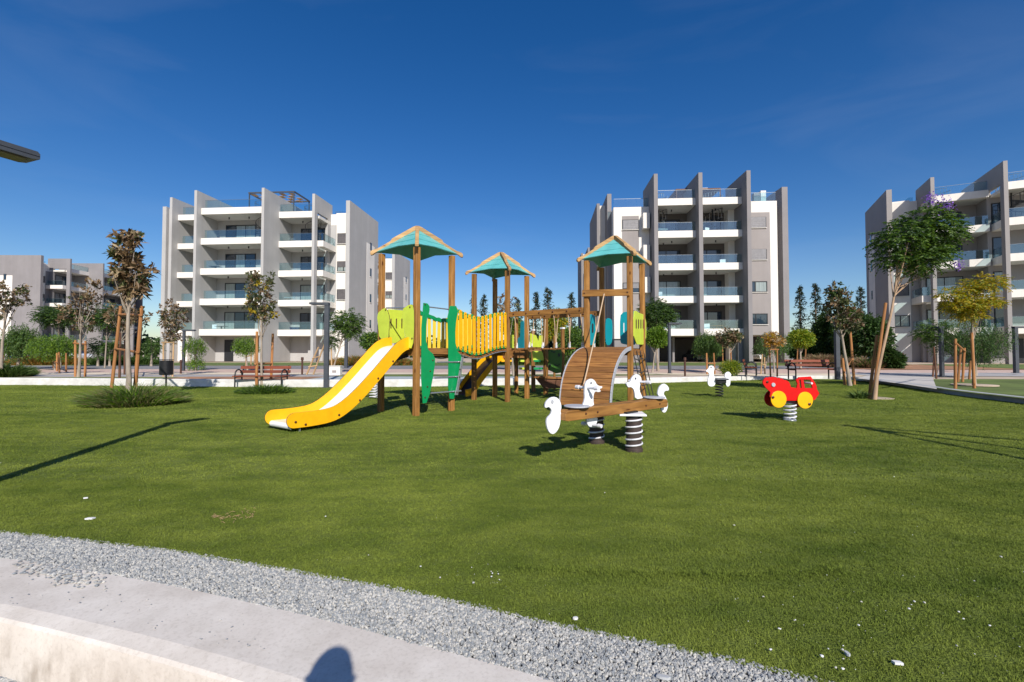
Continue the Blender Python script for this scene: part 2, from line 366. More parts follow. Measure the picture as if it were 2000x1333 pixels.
# ------------------------------------------------------------------ ground, turf, kerb, paths
def gh(x, y):                                # level behind the kerb
    z = .22 - .1*smoothstep(7, 12, x)*(1-smoothstep(20, 30, y))
    return z + (.40-z)*smoothstep(24, 42, y)
kerb_px = [(-420, 750), (-200, 751), (0, 752), (200, 753.5), (420, 756), (600, 757), (800, 756), (1000, 753), (1240, 749.5), (1350, 746.5), (1430, 744), (1500, 742), (1600, 740), (1672, 742.5), (1740, 752), (1809, 763), (1868, 773), (2000, 789), (2130, 806), (2300, 830)]
kerb_w = [P(x, y) for x, y in kerb_px]
def resample(pts, step):
    out = [pts[0].copy()]
    for a, b in zip(pts, pts[1:]):
        n = max(1, int((b-a).length/step))
        for i in range(1, n+1): out.append(a.lerp(b, i/n))
    return out
def chaikin(pts, it=2):
    for _ in range(it):
        q = [pts[0]]
        for a, b in zip(pts, pts[1:]): q += [a.lerp(b, .25), a.lerp(b, .75)]
        pts = q+[pts[-1]]
    return pts
kerb_w = chaikin(kerb_w, 2)
turf_edge = [Vector(p) for p in [(-24, 4.6, 0), (-12, 4.3, 0), (-8, 3.95, 0), (-5, 3.5, 0)]] + [P(*q) for q in [(0, 1040), (150, 1055), (250, 1067), (350, 1078), (450, 1097), (550, 1112), (650, 1132), (750, 1147), (850, 1170), (950, 1190), (1100, 1227), (1200, 1245), (1300, 1265), (1400, 1285), (1500, 1310), (1590, 1333)]] + [Vector(p) for p in [(2.2, 1.35, 0), (4, .55, 0), (8, -1.4, 0), (14, -4.6, 0)]]
con_edge = [Vector(p) for p in [(-24, 3.9, 0), (-12, 3.7, 0), (-8, 3.42, 0), (-5, 3.1, 0)]] + [P(*q) for q in [(0, 1089), (100, 1102), (200, 1120), (300, 1137), (400, 1157), (500, 1180), (600, 1202), (700, 1227), (800, 1255), (900, 1280), (1000, 1305), (1090, 1333)]] + [Vector(p) for p in [(1.1, 1.33, 0), (3.4, .2, 0), (7.4, -1.9, 0), (13.4, -5.2, 0)]]
step_edge = [Vector(p) for p in [(-24, 3.3, 0), (-12, 3.1, 0), (-8, 2.9, 0), (-5, 2.68, 0)]] + [P(*q) for q in [(0, 1175), (100, 1196), (200, 1219), (300, 1243), (400, 1269), (500, 1297), (590, 1325)]] + [Vector(p) for p in [(-.3, 1.58, 0), (.6, 1.2, 0), (3, 0, 0), (7, -2.2, 0), (13, -5.5, 0)]]
def by_u(pts, n=140):
    d = [0]
    for a, b in zip(pts, pts[1:]): d.append(d[-1]+(b-a).length)
    out = []
    for i in range(n):
        t = d[-1]*i/(n-1); j = max(k for k in range(len(d)) if d[k] <= t+1e-9); j = min(j, len(pts)-2)
        out.append(pts[j].lerp(pts[j+1], (t-d[j])/max(1e-6, d[j+1]-d[j])))
    return out
def interp_y(pts, x):
    for a, b in zip(pts, pts[1:]):
        if a.x <= x <= b.x: return a.y+(b.y-a.y)*(x-a.x)/(b.x-a.x)
    return pts[0].y if x < pts[0].x else pts[-1].y
def kerb_y(x): return interp_y(kerb_w, x)

# wide ground sheet to the horizon (under everything)
gb = MB(); xs = [-3000, -600, -150, -60] + list(range(-50, 66, 5)) + [80, 150, 600, 3000]; ys = [18.5, 20, 22, 24, 27, 30, 34, 38, 42, 50, 80, 200, 700, 4000]
gb.quad([(-3000, -2000, -.3), (3000, -2000, -.3), (3000, 4000, -.3), (-3000, 4000, -.3)])
tag(gb.build('ground', M['bsoil']), kind='structure')
def sheet(name, mat, rows, zoff=0.0, zf=None, kind='structure', label=None, uvs=None):
    """rows: list of polylines (same length) -> quad strip sheet"""
    mb = MB()
    for r0, r1 in zip(rows, rows[1:]):
        for i in range(len(r0)-1):
            q = [r0[i], r0[i+1], r1[i+1], r1[i]]
            mb.quad([(p[0], p[1], (zf(p[0], p[1]) if zf else p[2])+zoff) for p in q])
    o = mb.build(name, mat, smooth=False); tag(o, kind=kind); return o
# turf: a grid between its near edge and the kerb
cols = by_u(turf_edge, 120)
far = []
for i in range(120):
    t = i/119; far.append(None)
kx0, kx1 = kerb_w[0].x, kerb_w[-1].x
kr = by_u(kerb_w, 120)
rows = []
for j in range(25):
    s_ = (j/24)**1.7
    rows.append([cols[i].lerp(kr[i]+Vector((0, .05, 0)), s_) for i in range(120)])
turf = sheet('turf_lawn', M['turf'], rows)
# level behind the kerb
def knorm(i):
    a, b = kr[max(0, i-6)], kr[min(119, i+6)]; d = (b-a).normalized(); return Vector((-d.y, d.x, 0)).lerp(Vector((max(-.9, min(.9, kr[i].x*.02)), 1, 0)), .0 if kr[i].x > 12.5 else .5).normalized()
kn = [knorm(i) for i in range(120)]
back = [[p+kn[i]*.08 for i, p in enumerate(kr)]]
for d in (1.5, 4, 7, 11, 16, 23, 35, 60, 120): back.append([p+kn[i]*d for i, p in enumerate(kr)])
sheet('plaza_ground', M['bsoil'], back, 0, gh)
# kerb
def profile_strip(name, mat, path, prof, hfun=None, kind='structure'):
    """prof: list of (offset back, height factor)"""
    mb = MB(); n = len(path); fr = []
    for i, p in enumerate(path):
        d = (path[min(i+1, n-1)]-path[max(i-1, 0)]).normalized(); nn = Vector((-d.y, d.x, 0))
        h = hfun(i, p) if hfun else 1
        fr.append([p+nn*o+Vector((0, 0, z*h)) for o, z in prof])
    for a, b in zip(fr, fr[1:]):
        for k in range(len(prof)-1):
            mb.quad([a[k], b[k], b[k+1], a[k+1]])
    return tag(mb.build(name, mat), kind=kind)
def kh(i, p): return .28 - .06*smoothstep(-2, 8, p.x) - .06*smoothstep(9, 13, p.x)
ksplit = [p for p in kerb_w]
i_r = next(i for i, p in enumerate(kerb_w) if p.x > 12.9 and p.y < 21)
profile_strip('kerb', M['kerb'], kerb_w[:i_r+1], [(0, -.05), (0, .93), (.02, 1), (.24, 1), (.26, .93), (.26, 0)], kh)
profile_strip('kerb_right', M['kerbg'], kerb_w[i_r:], [(0, -.05), (0, .93), (.02, 1), (.20, 1), (.22, .93), (.22, 0)], kh)

# strips behind the kerb
def strip(name, mat, x0, x1, f0, f1, zoff, n=40):
    xs_ = [x0+(x1-x0)*i/n for i in range(n+1)]
    return sheet(name, mat, [[Vector((x, f0(x), 0)) for x in xs_], [Vector((x, (f0(x)+f1(x))/2, 0)) for x in xs_], [Vector((x, f1(x), 0)) for x in xs_]], zoff, gh)
K = lambda d: (lambda x: kerb_y(x)+.26+d)
C = lambda v: (lambda x: v)
strip('turf_strip_left', M['lawn'], -30, -12.5, K(0), C(20.2), .004)
strip('turf_strip_centre', M['lawn'], -8.2, 12, K(2.0), C(22.9), .004)
strip('soil_bed_left', M['soil'], -14.5, -8.5, K(.0), C(20.6), .008)
strip('blue_grey_path_centre', noisy('blue_grey_paving', (.36, .41, .42), .1, 1, .9), -8.2, 3.5, K(.0), C(20.7), .008)
strip('grey_path', M['path'], -40, -8.4, C(20.7), C(22.6), .004)
strip('cream_kerb_strip', M['cream'], -50, 40, C(23.0), C(25.0), .006)
strip('pink_path', M['pink'], -50, 40, C(25.05), C(29.2), .006)
strip('road', M['asph'], -60, 60, C(29.6), C(34.5), .006)
strip('lawn_strip', M['lawn'], -60, 33, C(35.0), C(44.0), .01)
# right walkway, small lawn beyond the kerb, soil in front of the right block
def poly_sheet(name, mat, pxs, z, zoff):
    pts = [P(a, b, z) for a, b in pxs]; mb = MB(); mb.quad([(p.x, p.y, p.z+zoff) for p in pts]); return tag(mb.build(name, mat), kind='structure')
poly_sheet('walkway', M['walk'], [(1674, 739.5), (1760, 750), (1830, 760.5), (1822, 739), (1835, 733), (1700, 732)], .15, .004)
poly_sheet('turf_right', M['lawn'], [(1824, 758), (1900, 768), (2010, 780), (2140, 795), (2140, 741), (1824, 741)], .15, .002)
strip('grey_path_right', M['path'], 18, 45, C(22.4), C(25.4), .02)
strip('soil_bed_right', M['soil'], 22.5, 34, C(28.5), C(36.5), .03)
strip('lawn_right', M['lawn'], 32.5, 60, C(26), C(37), .04)

# gravel strip, concrete step, lower ground
ga, gc_, gs = by_u(turf_edge, 140), by_u(con_edge, 140), by_u(step_edge, 140)
gr = sheet('gravel_bed', noisy('gravel_bed_material', (.30, .31, .32), .35, 60, 1, .8, 90), [[p+Vector((0, 0, -.03)) for p in gc_], [p+Vector((0, .06, -.012)) for p in ga]])
mb = MB()
for i in range(139):
    a0, a1, s0, s1 = gc_[i], gc_[i+1], gs[i], gs[i+1]
    z = Vector((0, 0, 1)); n0 = (s0-a0).normalized(); n1 = (s1-a1).normalized()
    rings0 = [a0-z*.06, a0, s0-z*.004, s0+n0*.075-z*.018, s0+n0*.09-z*.03, s0+n0*.10-z*.31]
    rings1 = [a1-z*.06, a1, s1-z*.004, s1+n1*.075-z*.018, s1+n1*.09-z*.03, s1+n1*.10-z*.31]
    for k in range(5): mb.quad([rings0[k], rings0[k+1], rings1[k+1], rings1[k]])
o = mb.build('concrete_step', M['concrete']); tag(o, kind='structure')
low = sheet('lower_ground', M['sand'], [[Vector((p.x, p.y-12, -.285)) for p in gs], [Vector((p.x, p.y+.2, -.285)) for p in gs]])
# make the stained front face of the step
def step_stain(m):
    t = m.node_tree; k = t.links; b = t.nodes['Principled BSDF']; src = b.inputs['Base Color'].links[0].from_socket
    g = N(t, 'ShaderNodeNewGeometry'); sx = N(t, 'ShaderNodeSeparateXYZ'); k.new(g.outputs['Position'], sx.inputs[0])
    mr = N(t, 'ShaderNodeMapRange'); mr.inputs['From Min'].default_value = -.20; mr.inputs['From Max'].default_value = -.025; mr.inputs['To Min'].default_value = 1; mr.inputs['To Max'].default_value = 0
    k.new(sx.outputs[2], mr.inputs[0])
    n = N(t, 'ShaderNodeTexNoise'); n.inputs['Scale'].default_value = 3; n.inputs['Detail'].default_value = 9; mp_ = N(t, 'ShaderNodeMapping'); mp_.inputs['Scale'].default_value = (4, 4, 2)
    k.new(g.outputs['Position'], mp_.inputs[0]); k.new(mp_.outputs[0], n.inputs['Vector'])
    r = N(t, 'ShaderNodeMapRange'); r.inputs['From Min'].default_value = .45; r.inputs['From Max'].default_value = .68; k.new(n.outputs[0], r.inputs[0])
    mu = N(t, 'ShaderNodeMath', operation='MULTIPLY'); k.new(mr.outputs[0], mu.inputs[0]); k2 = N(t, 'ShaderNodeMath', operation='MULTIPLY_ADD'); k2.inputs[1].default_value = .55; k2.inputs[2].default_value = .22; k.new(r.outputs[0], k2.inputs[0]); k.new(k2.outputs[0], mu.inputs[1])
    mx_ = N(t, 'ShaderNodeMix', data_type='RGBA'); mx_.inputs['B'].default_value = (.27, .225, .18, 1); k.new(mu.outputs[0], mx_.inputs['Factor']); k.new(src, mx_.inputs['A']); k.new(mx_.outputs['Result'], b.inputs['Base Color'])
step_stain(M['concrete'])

# ---- scatter with geometry nodes (grass blades, gravel)
def scatter(host_mesh_obj, inst_objs, density, smin, smax, seed, tilt=.0, name='scatter', mat=None):
    g = bpy.data.node_groups.new(name, 'GeometryNodeTree')
    g.interface.new_socket('Geometry', in_out='INPUT', socket_type='NodeSocketGeometry'); g.interface.new_socket('Geometry', in_out='OUTPUT', socket_type='NodeSocketGeometry')
    i = N(g, 'NodeGroupInput'); o = N(g, 'NodeGroupOutput')
    d = N(g, 'GeometryNodeDistributePointsOnFaces'); d.inputs['Density'].default_value = density; d.inputs['Seed'].default_value = seed
    ins = N(g, 'GeometryNodeInstanceOnPoints'); ins.inputs['Pick Instance'].default_value = True
    gi = N(g, 'GeometryNodeGeometryToInstance')
    for ob in inst_objs:
        oi = N(g, 'GeometryNodeObjectInfo'); oi.inputs['Object'].default_value = ob; g.links.new(oi.outputs['Geometry'], gi.inputs[0])
    rv = N(g, 'FunctionNodeRandomValue', data_type='FLOAT_VECTOR'); rv.inputs[0].default_value = (-tilt, -tilt, 0); rv.inputs[1].default_value = (tilt, tilt, 6.28)
    rs = N(g, 'FunctionNodeRandomValue', data_type='FLOAT'); rs.inputs[2].default_value = smin; rs.inputs[3].default_value = smax
    k = g.links
    k.new(i.outputs[0], d.inputs[0]); k.new(d.outputs[0], ins.inputs['Points']); k.new(gi.outputs[0], ins.inputs['Instance'])
    k.new(rv.outputs[0], ins.inputs['Rotation']); k.new(rs.outputs[1], ins.inputs['Scale']); k.new(ins.outputs[0], o.inputs[0])
    m = host_mesh_obj.modifiers.new('scatter', 'NODES'); m.node_group = g
def tuft(n, h, spread, w, seed):
    r = random.Random(seed); mb = MB()
    for _ in range(n):
        a = r.uniform(0, 6.28); q = r.uniform(0, spread); x, y = q*math.cos(a), q*math.sin(a); b = r.uniform(0, 6.28)
        hh = h*r.uniform(.6, 1.1); le = Vector((math.cos(b), math.sin(b), 0))*hh*r.uniform(.2, .9); sd = Vector((-math.sin(b), math.cos(b), 0))*w/2
        p = Vector((x, y, 0)); mid = p+le*.35+Vector((0, 0, hh*.6)); tip = p+le+Vector((0, 0, hh))
        mb.quad([p-sd, p+sd, mid+sd*.8, mid-sd*.8]); mb.quad([mid-sd*.8, mid+sd*.8, tip])
    return mb
def hidden_src(o):
    o.location = (0, 0, -60); o['kind'] = 'helper'; COL.objects.unlink(o); return o
def blade_mat():
    m = M['turf'].copy(); m.name = 'turf_blades'; t = m.node_tree
    for n in t.nodes:
        if n.type == 'VALTORGB':
            n.color_ramp.elements[0].color = (.082, .125, .016, 1); n.color_ramp.elements[1].color = (.21, .252, .042, 1)
        if n.type == 'BUMP': n.inputs['Strength'].default_value = 0
    return m
M['blade'] = blade_mat()
tufts_near = [hidden_src(tuft(16, .0105, .022, .0016, s).build('tuft', M['blade'])) for s in range(4)]
tufts_mid = [hidden_src(tuft(14, .012, .05, .0034, s+10).build('tuft', M['blade'])) for s in range(4)]
def sub_sheet(name, y0f, y1f, xr, n=60, z=0.0):
    mb = MB(); xs_ = np.linspace(xr[0], xr[1], n)
    for a, b in zip(xs_, xs_[1:]):
        q = [(a, y0f(a), z), (b, y0f(b), z), (b, y1f(b), z), (a, y1f(a), z)]
        if q[3][1] > q[0][1]: mb.quad(q)
    return mb.build(name, M['blade'])
te = lambda x: interp_y(turf_edge, x)+random.uniform(-.012, .012)
g1 = sub_sheet('grass', te, C(4.6), (-5.6, 5.6), 200); scatter(g1, tufts_near, 3000, .7, 1.25, 3, .25, 'blades_near')
tag(g1, 'short green artificial grass blades beside the gravel', 'grass', kind='stuff')
g2 = sub_sheet('grass', C(4.6), C(9.5), (-11, 11), 20); scatter(g2, tufts_mid, 620, .8, 1.3, 5, .25, 'blades_mid')
tufts_far = [hidden_src(tuft(12, .013, .09, .0065, s+20).build('tuft', M['blade'])) for s in range(3)]
def kerb_x(y):
    for a, b in zip(kerb_w[::-1], kerb_w[::-1][1:]):
        if a.y <= y <= b.y: return a.x+(b.x-a.x)*(y-a.y)/(b.y-a.y)
    return 12.6
mbx = MB(); yy = [9.5+.25*i for i in range(50)]
for a, b in zip(yy, yy[1:]):
    if b < 21.8: mbx.quad([(12.6, a, 0), (kerb_x(a)-.05, a, 0), (kerb_x(b)-.05, b, 0), (12.6, b, 0)])
g4 = mbx.build('grass', M['blade']); tag(g4, 'short green artificial grass in the bulge before the right kerb', 'grass', kind='stuff')
g3 = sub_sheet('grass', C(9.5), lambda x: kerb_y(x)-.02, (-20, 12.6), 80); scatter(g4, tufts_far, 230, .8, 1.3, 9, .25, 'blades_bulge'); scatter(g3, tufts_far, 230, .8, 1.3, 8, .25, 'blades_far')
tag(g3, 'short green artificial grass reaching back to the kerb', 'grass', kind='stuff')
tag(g2, 'short green artificial grass around the play equipment', 'grass', kind='stuff')

def pebble(r, seed, flat=.7):
    rr = random.Random(seed); mb = MB()
    me = bpy.data.meshes.new('pebble'); import bmesh
    bm = bmesh.new(); bmesh.ops.create_icosphere(bm, subdivisions=1, radius=r)
    sx, sy, sz = rr.uniform(.8, 1.5), rr.uniform(.7, 1.1), flat*rr.uniform(.7, 1.1)
    for v in bm.verts: v.co = Vector((v.co.x*sx, v.co.y*sy, v.co.z*sz))*rr.uniform(.72, 1.15)
    bm.to_mesh(me); bm.free(); return me
def stone_objs(mats, r, seeds):
    out = []
    for i, s in enumerate(seeds):
        me = pebble(r, s); me.materials.append(mats[i % len(mats)]); o = bpy.data.objects.new('pebble', me); COL.objects.link(o); out.append(hidden_src(o))
    return out
gm2 = [noisy('gravel_a', (.31, .315, .31), .3, 30, .9), noisy('gravel_b', (.39, .385, .37), .3, 30, .9), noisy('gravel_c', (.22, .235, .25), .3, 30, .9), noisy('gravel_d', (.47, .455, .42), .25, 30, .9)]
stones = stone_objs(gm2, .0068, range(8))
def strip_between(name, a, b, fa, fb, z, i0, i1, mat):
    mb = MB()
    for i in range(i0, i1):
        p0, p1 = a[i].lerp(b[i], fa), a[i+1].lerp(b[i+1], fa); q0, q1 = a[i].lerp(b[i], fb), a[i+1].lerp(b[i+1], fb)
        mb.quad([(p0.x, p0.y, z), (p1.x, p1.y, z), (q1.x, q1.y, z), (q0.x, q0.y, z)])
    return mb.build(name, mat)
idx = [i for i, p in enumerate(gc_) if -5.2 < p.x < 3]
gv = strip_between('gravel', gc_, ga, -.01, 1.07, -.004, idx[0], idx[-1], M['stone']); scatter(gv, stones, 19000, .4, 1.6, 2, 3.0, 'gravel_stones')
tag(gv, 'loose grey gravel between concrete step and turf', 'gravel', kind='stuff')
# spilled gravel on the step and at its foot, chips strewn over the turf: real stones joined in one mesh each
def strew(name, spots, mats, label, cat, rsize):
    mb = MB(); 
    for (x, y, z, s) in spots:
        me = SRC_ST[random.randrange(8)]; b0 = len(mb.v); a = random.uniform(0, 6.28); ca, sa = math.cos(a), math.sin(a)
        for v in me[0]: mb.v.append((x+(v[0]*ca-v[1]*sa)*s, y+(v[0]*sa+v[1]*ca)*s, z+v[2]*s))
        mi = random.randrange(len(mats))
        for f in me[1]: mb.f.append(tuple(b0+i for i in f)); mb.uv.append([(0, 0)]*3); mb.mi.append(mi)
    o = mb.build(name, mats); return tag(o, label, cat, kind='stuff')
SRC_ST = []
for s in range(8):
    me = pebble(1.0, s); SRC_ST.append(([tuple(v.co) for v in me.vertices], [tuple(p.vertices) for p in me.polygons]))
sp = []
for _ in range(420):
    px = random.gauss(118, 42); py = 1119 + (px-118)*.16 + random.gauss(0, 9)
    if 20 < px < 215 and py > 1092: p = P(px, py); sp.append((p.x, p.y, .004, random.uniform(.004, .012)))
for _ in range(60):
    px = random.uniform(0, 520); py = random.uniform(1110+px*.18, 1175+px*.2); p = P(px, py); sp.append((p.x, p.y, .002, random.uniform(.0015, .005)))
strew('spilled_gravel', sp, gm2, 'grey gravel spilled over the edge of the concrete step', 'gravel', 1)
sp = []
for _ in range(900):
    px = random.uniform(-60, 170); py = random.gauss(1330-abs(px-70)*.02, 13); p = P(px, max(py, 1304+abs(px-60)*.12), -.285); sp.append((p.x, p.y, -.28, random.uniform(.005, .013)))
strew('gravel_pile', sp, gm2, 'small grey gravel pile at the foot of the step', 'gravel', 1)
sp = []
for _ in range(330):
    u = random.random(); px = random.uniform(0, 2000) if u < .45 else random.gauss(1750, 190); t = random.random()
    py = 1040+random.random()**.7*290 if u > .2 else random.uniform(900, 1050)
    if py > 1035+px*.18+max(0, px-1000)*.02-8 and px < 1600: continue
    p = P(px, py)
    if p.y > interp_y(turf_edge, p.x)+.02: sp.append((p.x, p.y, .016, random.uniform(.0025, .0075)))
for _ in range(70):
    px = random.gauss(920, 90); py = 1105+(px-780)*.17+random.gauss(0, 12); p = P(px, py)
    if p.y > interp_y(turf_edge, p.x)+.02: sp.append((p.x, p.y, .016, random.uniform(.002, .0055)))
sp = [(a, b, c, .0012+.0065*random.random()**4) for a, b, c, d in sp[::1] if random.random() < .55]
strew('stone_chips', sp, [M['stonew'], gm2[3]], 'small white stone chips strewn over the near turf', 'stone chips', 1)
seam = [P(x, y) for x, y in ((1010, 1113), (1100, 1117), (1200, 1123), (1320, 1126), (1450, 1127), (1560, 1123), (1650, 1117))]
mb = MB()
for a_, b_ in zip(seam, seam[1:]):
    q = V_ = Vector((0, 1, 0)); u_ = Vector((0, 0, .022))
    mb.quad([a_-q*.05, b_-q*.05, b_+u_, a_+u_]); mb.quad([a_+u_, b_+u_, b_+q*.02, a_+q*.02])
sm_ = mb.build('turf_seam', M['turf']); scatter(sm_, tufts_near, 3000, .9, 1.5, 4, .3, 'seam_blades'); sm_['kind'] = 'structure'
#BIG_END_GROUND

# ------------------------------------------------------------------ the climbing frame
frame = empty('climbing_frame', (0, 10.5, 0), 0, 'wooden climbing frame with three teal-roofed towers, yellow slide, slatted bridge and curved ramp', 'climbing frame')
FO = (0, 10.5, 0)
V = Vector
def bolt_mb(mb, p, d, r=.018, l=.018, m=0):
    d = Vector(d).normalized(); mb.tube([Vector(p)-d*.002, Vector(p)+d*l*.7, Vector(p)+d*l], [r, r, r*.55], 10, m)
def grooved_post(p, z0, z1, ax, w=.115):
    mb = MB(); u, v = ax; h = w/2; c = .012; g = .007; gw = .006
    prof = []
    base = [(-h, -h+c), (-h, -gw), (-h+g, -gw*.4), (-h+g, gw*.4), (-h, gw), (-h, h-c)]
    for k in range(4):
        a = -math.pi/2*k
        for (x, y) in base: prof.append((x*math.cos(a)-y*math.sin(a), x*math.sin(a)+y*math.cos(a)))
    n = len(prof); b0 = 0
    for z in (z0, z1):
        for x, y in prof: mb.v.append(tuple(V((p[0], p[1], z))+u*x+v*y))
    per = 0
    for i in range(n):
        j = (i+1) % n; mb.f.append((j, i, i+n, j+n)); mb.mi.append(0); mb.uv.append([(z0, per+.01), (z0, per), (z1, per), (z1, per+.01)]); per += .03
    mb.f.append(tuple(range(n, 2*n))[::-1]); mb.mi.append(0); mb.uv.append([(0, 0)]*n)
    return mb
def tower(A, B, C_, D, ztop=3.46, zroof=3.50, apex=4.04, over=.14, posts=(1, 1, 1, 1)):
    cen = (A+B+C_+D)/4; cs = [A, B, C_, D]; u = (B-A).normalized(); v = V((-u.y, u.x, 0))
    for c, on in zip(cs, posts):
        if on: grooved_post(c, -.02, ztop, (u, v)).build('post', M['post'], frame, FO)
    rf = empty('roof', (0, 0, 0)); rf.parent = frame
    ap = V((cen.x, cen.y, apex)); cor = [cen+(c-cen)*(1+over/(c-cen).length) for c in cs]
    for i in range(4):
        a, b = cor[i], cor[(i+1) % 4]; az, bz = V((a.x, a.y, zroof)), V((b.x, b.y, zroof))
        mb = MB(); n = (bz-az).cross(ap-az).normalized()
        if n.z < 0: n = -n
        # board sheet with a curved lower edge, 2 cm thick, grooved boards
        mid = (az+bz)/2; pts = [az, az.lerp(bz, .25)+(ap-mid)*.05, mid+(ap-mid)*.10, az.lerp(bz, .75)+(ap-mid)*.05, bz, ap]
        mb.plate(pts, n*.02); o = mb.build('roof_board', M['teal'], rf, FO)
        for k in range(1, 6):                 # battens showing as board joints
            t = k/6; p0 = az.lerp(ap, t)+n*.012; p1 = bz.lerp(ap, t)+n*.012
            if k % 2 == 0: MB().beam(p0.lerp(p1, .04), p0.lerp(p1, .96), .03, .012, n).build('roof_batten', M['teal'], rf, FO)
    for c in cor:
        e = V((c.x, c.y, zroof)); d = (e-ap); ln = d.length; d.normalize(); sd = d.cross(V((0, 0, 1))).normalized(); up = sd.cross(d)
        e2 = ap+d*(ln+.12)
        prof = [(0, -.01), (.0, .075), (.05, .082), (.50, .078), (.55, .046), (.84, .040), (.89, .055), (.95, .062), (.99, .035), (1.0, -.015), (.96, -.03), (.92, -.018)]
        pts = [ap+(e2-ap)*t+up*(z+.005) for t, z in prof]
        mb = MB(); mb.plate(pts, sd*.075)
        for t in (.06, .5, .93):
            bolt_mb(mb, ap+(e2-ap)*t+up*(.07 if t < .5 else .04), up, .01, .01, 1)
        mb.build('hip_beam', [M['roofwood'], M['steel']], rf, FO, bevel=.005)
    return cen, u, v
A1, B1, C1 = V((-2.87, 9.99, 0)), V((-1.96, 9.33, 0)), V((-1.35, 10.17, 0)); D1 = A1+C1-B1
L2, F2, R2 = V((-1.04, 12.5, 0)), V((-.12, 12.0, 0)), V((.42, 12.85, 0)); K2 = L2+R2-F2
L3, F3, R3 = V((1.77, 10.73, 0)), V((2.65, 10.2, 0)), V((3.18, 11.08, 0)); K3 = L3+R3-F3
tower(A1, B1, C1, D1); tower(L2, F2, R2, K2); tower(L3, F3, R3, K3)
def deck(a, b, c, d, z, nb=9):
    for (p, q) in ((a, b), (b, c), (c, d), (d, a)):
        e = (q-p).normalized(); n = V((e.y, -e.x, 0))*.0
        mb = MB(); mb.beam(p+e*.06+V((0, 0, z-.095)), q-e*.06+V((0, 0, z-.095)), .05, .13); mb.build('deck_beam', M['plank'], frame, FO, bevel=.004)
    for i in range(nb):
        t = (i+.5)/nb; p, q = a.lerp(d, t), b.lerp(c, t); e = (q-p).normalized(); w = (d-a).length/nb-.008
        mb = MB(); mb.beam(p+e*.07+V((0, 0, z-.012)), q-e*.07+V((0, 0, z-.012)), w, .03); mb.build('deck_board', M['plank'], frame, FO)
deck(A1, B1, C1, D1, 1.385); deck(L2, F2, R2, K2, 1.37); deck(L3, F3, R3, K3, 1.39)

def pxpoly(name, pts, sc, off, a, b, th, mat, parent, side=0.0, bev=.004, holes=(), boltpts=(), edge=None, org=FO, boltm=None):
    """outline seen in the photo, laid on the upright plane through a and b, built th thick"""
    a, b = V(a), V(b); d = (b-a).normalized(); n = V((d.y, -d.x, 0)); a2, b2 = a+n*side, b+n*side
    P3 = [onplane(x/sc+off[0], y/sc+off[1], a2, b2) for x, y in pts]
    mb = MB(); mb.plate(P3, n*th, 0, 1)
    for (x, y) in boltpts:
        p = onplane(x/sc+off[0], y/sc+off[1], a2, b2); bolt_mb(mb, p+n*th/2, n, .017, .016, 2)
    return mb.build(name, [mat, edge or mat, boltm or M['bolt']], parent, org, bevel=bev)
def smooth_poly(pts, it=2):
    for _ in range(it):
        q = []
        for i in range(len(pts)):
            a, b = pts[i], pts[(i+1) % len(pts)]
            q += [(a[0]*.75+b[0]*.25, a[1]*.75+b[1]*.25), (a[0]*.25+b[0]*.75, a[1]*.25+b[1]*.75)]
        pts = q
    return pts

# slide (zoom 3.1, offset 500,430)
Z1, O1 = 3.1, (500, 430)
ud = (A1-B1).normalized(); dn = V((ud.y, -ud.x, 0)) if (ud.y*-.59 + -ud.x*-.81) > 0 else V((-ud.y, ud.x, 0))
slide = empty('slide', (0, 0, 0)); slide.parent = frame
sp_t = [(2.52, .195), (2.2, .19), (1.84, .215), (1.6, .32), (1.33, .515), (1.1, .715), (.876, .92), (.69, 1.1), (.51, 1.27), (.36, 1.40), (.2, 1.475), (.0, 1.50)]
mid = (A1+B1)/2
def slp(t, z, lat): p = mid+dn*t+ud*lat; return V((p.x, p.y, z))
def offset_curve(pts, d):
    out = []
    for i, p in enumerate(pts):
        a, b = pts[max(i-1, 0)], pts[min(i+1, len(pts)-1)]; tx, tz = b[0]-a[0], b[1]-a[1]; l = math.hypot(tx, tz); out.append((p[0]+tz/l*d, p[1]-tx/l*d))
    return out
def crv(pts, n=3):
    for _ in range(n-1):
        q = [pts[0]]
        for a, b in zip(pts, pts[1:]): q += [(a[0]*.75+b[0]*.25, a[1]*.75+b[1]*.25), (a[0]*.25+b[0]*.75, a[1]*.25+b[1]*.75)]
        pts = q+[pts[-1]]
    return pts
cv = crv(sp_t)
upc, loc_ = offset_curve(cv, -.125), offset_curve(cv, .125)
endc = [(2.52+.125*math.sin(a), .195+.125*math.cos(a)) for a in np.linspace(0.15, math.pi-.15, 9)]
for lat in (-.49, .21):
    outline = endc[::-1] + upc[1:] if upc[0][1] > loc_[0][1] else endc + loc_[1:]
    hi, lo_ = (upc, loc_) if upc[0][1] > loc_[0][1] else (loc_, upc)
    outline = endc + lo_[1:] + hi[1:][::-1]
    mb = MB(); mb.plate([slp(t, z, lat) for t, z in outline], ud*.022, 0, 1)
    s = -1 if lat < 0 else 1
    for t, z in ((2.5, .17), (2.33, .11), (1.72, .20), (1.3, .42), (.9, .8), (.55, 1.12)):
        bolt_mb(mb, slp(t, z, lat+s*.011), ud*s, .02, .016, 2)
    mb.build('slide_side', [M['yellow'], M['edge'], M['bolt']], slide, FO, bevel=.005)
